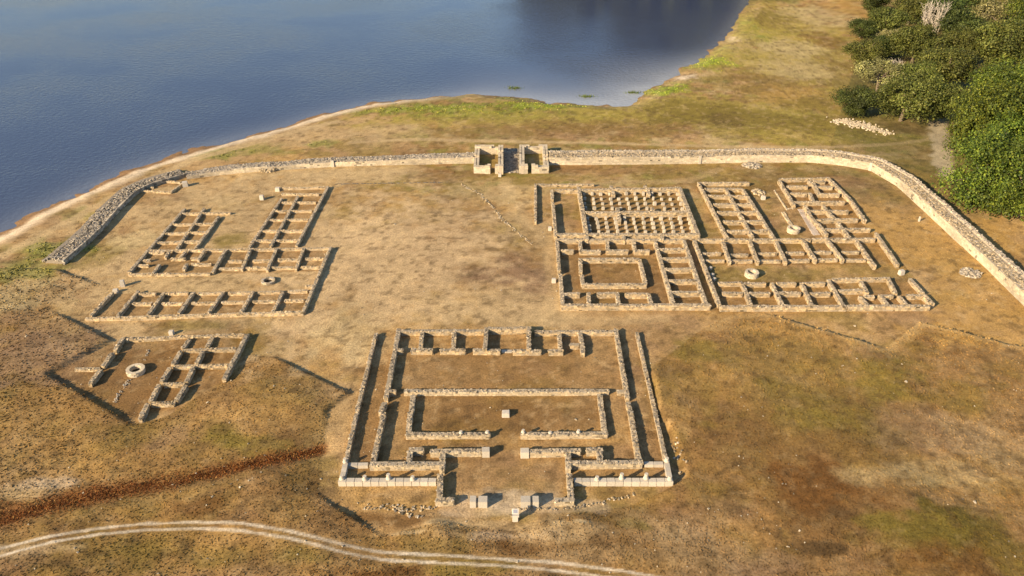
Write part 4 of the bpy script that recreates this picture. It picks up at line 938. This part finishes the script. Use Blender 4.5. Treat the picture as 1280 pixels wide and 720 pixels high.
tree('bright', 2, 1262, 182, 6.0, 6.5, 'green tree filling the gap between the trunk-showing tree and the tall bright tree', 'broadleaf_tree', 1.0, BR_)
tree('olive', 0, 1262, 50, 7.5, 7.0, 'rounded mid-green tree at the wood edge above the shaded gap', 'oak_tree', .9)
tree('light', 1, 1258, 14, 7.0, 7.0, 'pale yellowish tree at the far end of the wood', 'oak_tree', .85)
tree('bright', 1, 1300, 20, 7.5, 8, 'bright tree at the far corner of the wood', 'broadleaf_tree', .9, BR_)
tree('dark', 0, 1070, 122, 4.3, 3.6, 'small dark oak leaning over the white rubble pile', 'oak_tree', .75, bend=.9)
tree('olive', 1, 1134, 118, 6.0, 5.4, 'broad olive-green oak with a thick visible trunk in front of the wood', 'oak_tree', .85)
tree('olive', 2, 1175, 122, 4.6, 5.0, 'brownish oak standing in shade next to the thick-trunked oak', 'oak_tree', 1.0)
tree('light', 0, 1102, 90, 4.8, 4.2, 'pale half-bare tree behind the small dark oak', 'oak_tree', .75)
tree('olive', 0, 1187, 78, 6.0, 6.2, 'rounded oak with light tufts above the shaded gap', 'oak_tree', .8)
tree('olive', 2, 1150, 90, 4.6, 4.6, 'smooth olive crown between the thick-trunked oak and the pale tree', 'oak_tree', .7)
tree('olive', 1, 1148, 48, 6.0, 6.0, 'dark olive oak in the middle of the wood', 'oak_tree', .8)
tree('light', 1, 1122, 46, 4.6, 4.6, 'feathery pale tree beside the middle oak', 'oak_tree', .75)
tree('olive', 2, 1083, 62, 4.6, 3.6, 'low spreading oak at the meadow edge of the wood', 'oak_tree', .7)
tree('dark', 1, 1103, 55, 3.2, 3.6, 'dark narrow shrub tree among the pale trees', 'oak_tree', .9)
tree('dark', 1, 1078, 33, 4.0, 3.0, 'dark low thicket tree on the meadow edge', 'oak_tree', .65)
tree('olive', 0, 1110, 24, 5.2, 4.6, 'mid-green tree next to the grey bare tree', 'oak_tree', .75)
tree('dark', 0, 1207, 30, 6.0, 6.0, 'dark green rounded tree beside the grey bare trees', 'oak_tree', .85)
tree('olive', 1, 1205, 52, 5.0, 5.5, 'olive tree under the dark rounded tree', 'oak_tree', .8)
tree('dark', 1, 1095, 3, 4.5, 3.6, 'dark bush-like tree where the meadow ends', 'oak_tree', .7)
tree('olive', 2, 1140, 8, 5.5, 5.0, 'olive tree behind the grey bare tree', 'oak_tree', .75)
tree('dark', 0, 1180, 2, 6.5, 6.5, 'dark tree on the far side of the wood', 'oak_tree', .8)
tree('olive', 1, 1225, -10, 7.0, 7.0, 'olive tree on the outer edge of the wood behind the dark tree', 'oak_tree', .8)
def bare_tree(cx, cy, h, label, seed):
    r = np.random.default_rng(seed); c = G(cx, cy, h * .5); T = thing('bare_tree', label, 'tree', (c[0], c[1], tz(c)), 'bare grey trees')
    tr, br = [], []
    for k in range(7):
        e = np.array((r.normal(0, h * .17), r.normal(0, h * .17), h * r.uniform(.75, 1)))
        b0 = np.array((r.normal(0, .25), r.normal(0, .25), -.2)); m = (b0 + e) / 2 + r.normal(0, .2, 3)
        v, f = tube([b0, m, e], .1, .025, 5); tr.append((v, f, np.tile((.42, .37, .30), (len(v), 1))))
        for j in range(34):
            s = b0 + (e - b0) * r.uniform(.25, 1); d = np.array((r.normal(0, .7), r.normal(0, .7), r.uniform(.4, 1.5))) * h * .13
            v, f = tube([s, s + d * .5 + r.normal(0, .06, 3), s + d], .035, .012, 4); br.append((v, f, np.tile(np.array((.50, .44, .36)) * r.uniform(.8, 1.2), (len(v), 1))))
    t = mk('trunk', *join(tr)[:2], M_BARK, T, join(tr)[2]); V, F, C = join(br); stuff(mk('twigs', V, F, M_BARK, T, C))
bare_tree(1160, 19, 8.5, 'leafless grey tree standing tall in the middle of the wood', 1)
bare_tree(1174, 22, 8.0, 'second leafless grey tree leaning beside the tall one', 2)
bare_tree(1110, 90, 5.5, 'small leafless grey tree tangled in the pale half-bare crown', 3)

# far wood across the water (outside the frame, it shows as a reflection)
vs, fs, cs, nb = [], [], [], 0
for i in range(70):
    x = random.uniform(650, 1000); y = -27 - random.uniform(0, 22) - (20 if x < 700 else 0)
    g = G(x, y, 0); z = tz(g)
    if z < -.5: continue
    V, F, C, _ = crown(900 + i % 5, 10, 420, .16, P_DARK * .8, .9)
    r = random.uniform(6, 9); V = V * np.array((r, r, r * 1.6)) + np.array((g[0], g[1], z + r * 1.3))
    vs.append(V); fs.append(F + nb); cs.append(C); nb += len(V)
if vs:
    o = stuff(mk('far_wood', np.concatenate(vs), np.concatenate(fs), M_LEAF, None, np.concatenate(cs))); o['label'] = 'dark wood on the opposite bank mirrored in the lake'; o['category'] = 'wood'

# ------------------------------------------------------------------ grass, bracken, pebbles
def blades(name, label, cat, x, y, hgt, wid, col, n_per=2):
    z = terrain_z(x, y); n = len(x); V, F, C = [], [], []
    for k in range(n_per):
        a = rng.uniform(0, math.pi, n); ux, uy = np.cos(a), np.sin(a); w = wid * rng.uniform(.6, 1.3, n); h = hgt * rng.uniform(.5, 1.35, n)
        lx, ly = rng.normal(0, .35, n) * h, rng.normal(0, .35, n) * h
        v = np.stack([np.stack([x - ux * w, y - uy * w, z - .03], 1), np.stack([x + ux * w, y + uy * w, z - .03], 1),
                      np.stack([x + ux * w * .7 + lx, y + uy * w * .7 + ly, z + h], 1), np.stack([x - ux * w * .5 + lx, y - uy * w * .5 + ly, z + h * .85], 1)], 1)
        V.append(v.reshape(-1, 3)); F.append(np.arange(n * 4).reshape(n, 4) + k * n * 4); C.append(np.repeat(col * rng.uniform(.7, 1.3, (n, 1)), 4, 0))
    o = stuff(mk(name, np.concatenate(V), np.concatenate(F), M_GRASS, None, np.concatenate(C)))
    o['label'] = label; o['category'] = cat; return o
def scatter(n, region):
    """points spread by picture area so that near ground gets as many as it shows"""
    X, Y = [], []
    pxs = rng.uniform(region[0], region[2], n); pys = rng.uniform(region[1], region[3], n)
    a = (pxs - 640) / FPX; b = (360 - pys) / FPX; cp, sp = math.cos(PITCH), math.sin(PITCH)
    dz = -sp + b * cp; t = -(CAM_H - .5) / dz
    return a * t, (cp + b * sp) * t
x, y = scatter(95000, (-60, 110, 1340, 760))
inl = inside(x, y, LAKE) | (seg_dist(x, y, LAKE, True) < 1.2); ins = inside(x, y, DIG)
onp = np.zeros(len(x), bool)
for pts in (TRACK_A, TRACK_B): onp |= seg_dist(x, y, pts) < .4
keep = ~inl & ~onp & (~ins | (rng.random(len(x)) < .25)); x, y, ins = x[keep], y[keep], ins[keep]
hg = np.where(ins, .04, .065) * (.6 + .9 * fbm(x, y, 5, 31, 3)); far_ = np.hypot(x, y) / 70
blades('dry_grass', 'short dry grass tufts over the whole site', 'grass', x, y, hg * np.clip(far_, .9, 1.4), np.where(ins, .05, .07) * np.clip(far_, .9, 1.8), terrain_col(x, y) * np.array((.9, .88, .82)))
# rust-red bracken in the ditch
P = np.array(DITCH); d = np.r_[0, np.cumsum(np.hypot(*np.diff(P, axis=0).T))]
n = 5500; s = rng.uniform(0, d[-1], n); w = rng.normal(0, 1, n) * (.25 + .8 * fbm(s, s * 0, 4, 35, 3)) * 1.05
w *= 1.35 - .8 * s / d[-1]; x = np.interp(s, d, P[:, 0]) + rng.normal(0, .3, n); y = np.interp(s, d, P[:, 1]) + w
rc = np.array([(.13, .045, .012), (.085, .032, .01), (.17, .08, .02), (.27, .17, .06)])[rng.choice(4, n, p=(.35, .3, .22, .13))]
blades('red_bracken', 'rust-red dry bracken filling the ditch above the track', 'bracken', x, y, np.full(n, .10), np.full(n, .03), rc * np.array((1.6, 1.4, 1.2)))
# low bushes of green along the shore
x, y = scatter(60000, (0, 60, 1200, 350)); cl = terrain_col(x, y); g_ = (cl[:, 1] > cl[:, 0] * .86) & ~inside(x, y, LAKE)
x, y, cl = x[g_], y[g_], cl[g_]
blades('shore_weeds', 'green weeds along the lake margin and meadow', 'weeds', x, y, np.full(len(x), .14), np.full(len(x), .13), cl * 1.25)
# water plants
for i, (a, b, r, lab) in enumerate(((643, 110.5, .9, 'small green reed tuft standing in the lake farthest from the trees'), (733, 121, .8, 'green reed tuft in the shallow water off the middle of the shore'), (791, 116, .7, 'green reed tuft in the water near the grassy point'))):
    c = G(a, b, LAKE_Z); n = 90; xx = c[0] + rng.normal(0, r, n); yy = c[1] + rng.normal(0, r * .5, n)
    T = thing('reed_tuft', lab, 'reeds', (c[0], c[1], LAKE_Z), 'reed tufts in the lake')
    V = []; F = []
    for k in range(n):
        an = rng.uniform(0, 3.14); w = .1; h = rng.uniform(.2, .5); l = rng.normal(0, .15, 2)
        b_ = len(V); V += [(xx[k] - w * math.cos(an) - c[0], yy[k] - w * math.sin(an) - c[1], -.1), (xx[k] + w * math.cos(an) - c[0], yy[k] + w * math.sin(an) - c[1], -.1), (xx[k] + l[0] + .04 - c[0], yy[k] + l[1] - c[1], h), (xx[k] + l[0] - c[0], yy[k] + l[1] - c[1], h)]; F.append((b_, b_ + 1, b_ + 2, b_ + 3))
    stuff(mk('blades', V, F, M_GRASS, T, np.array((.10, .13, .03))))
# pebbles
x, y = scatter(1100, (-40, 200, 1320, 740)); k = ~inside(x, y, LAKE) & (vnoise(x, y, 6, 33) > .38); x, y = x[k], y[k]; n = len(x)
s = rng.gamma(2.0, .014, n) + .025
V, F = boxes(np.stack([x, y, terrain_z(x, y) + s * .2], 1), np.stack([s, s * rng.uniform(.6, 1, n), s * .6], 1), rng.uniform(0, 3, n), .2, .2)
o = stuff(mk('pebbles', V, F, M_STONE, None, stone_cols(n, PAL_PALE * .8, .2))); o['label'] = 'pale pebbles scattered over the ground'; o['category'] = 'pebbles'
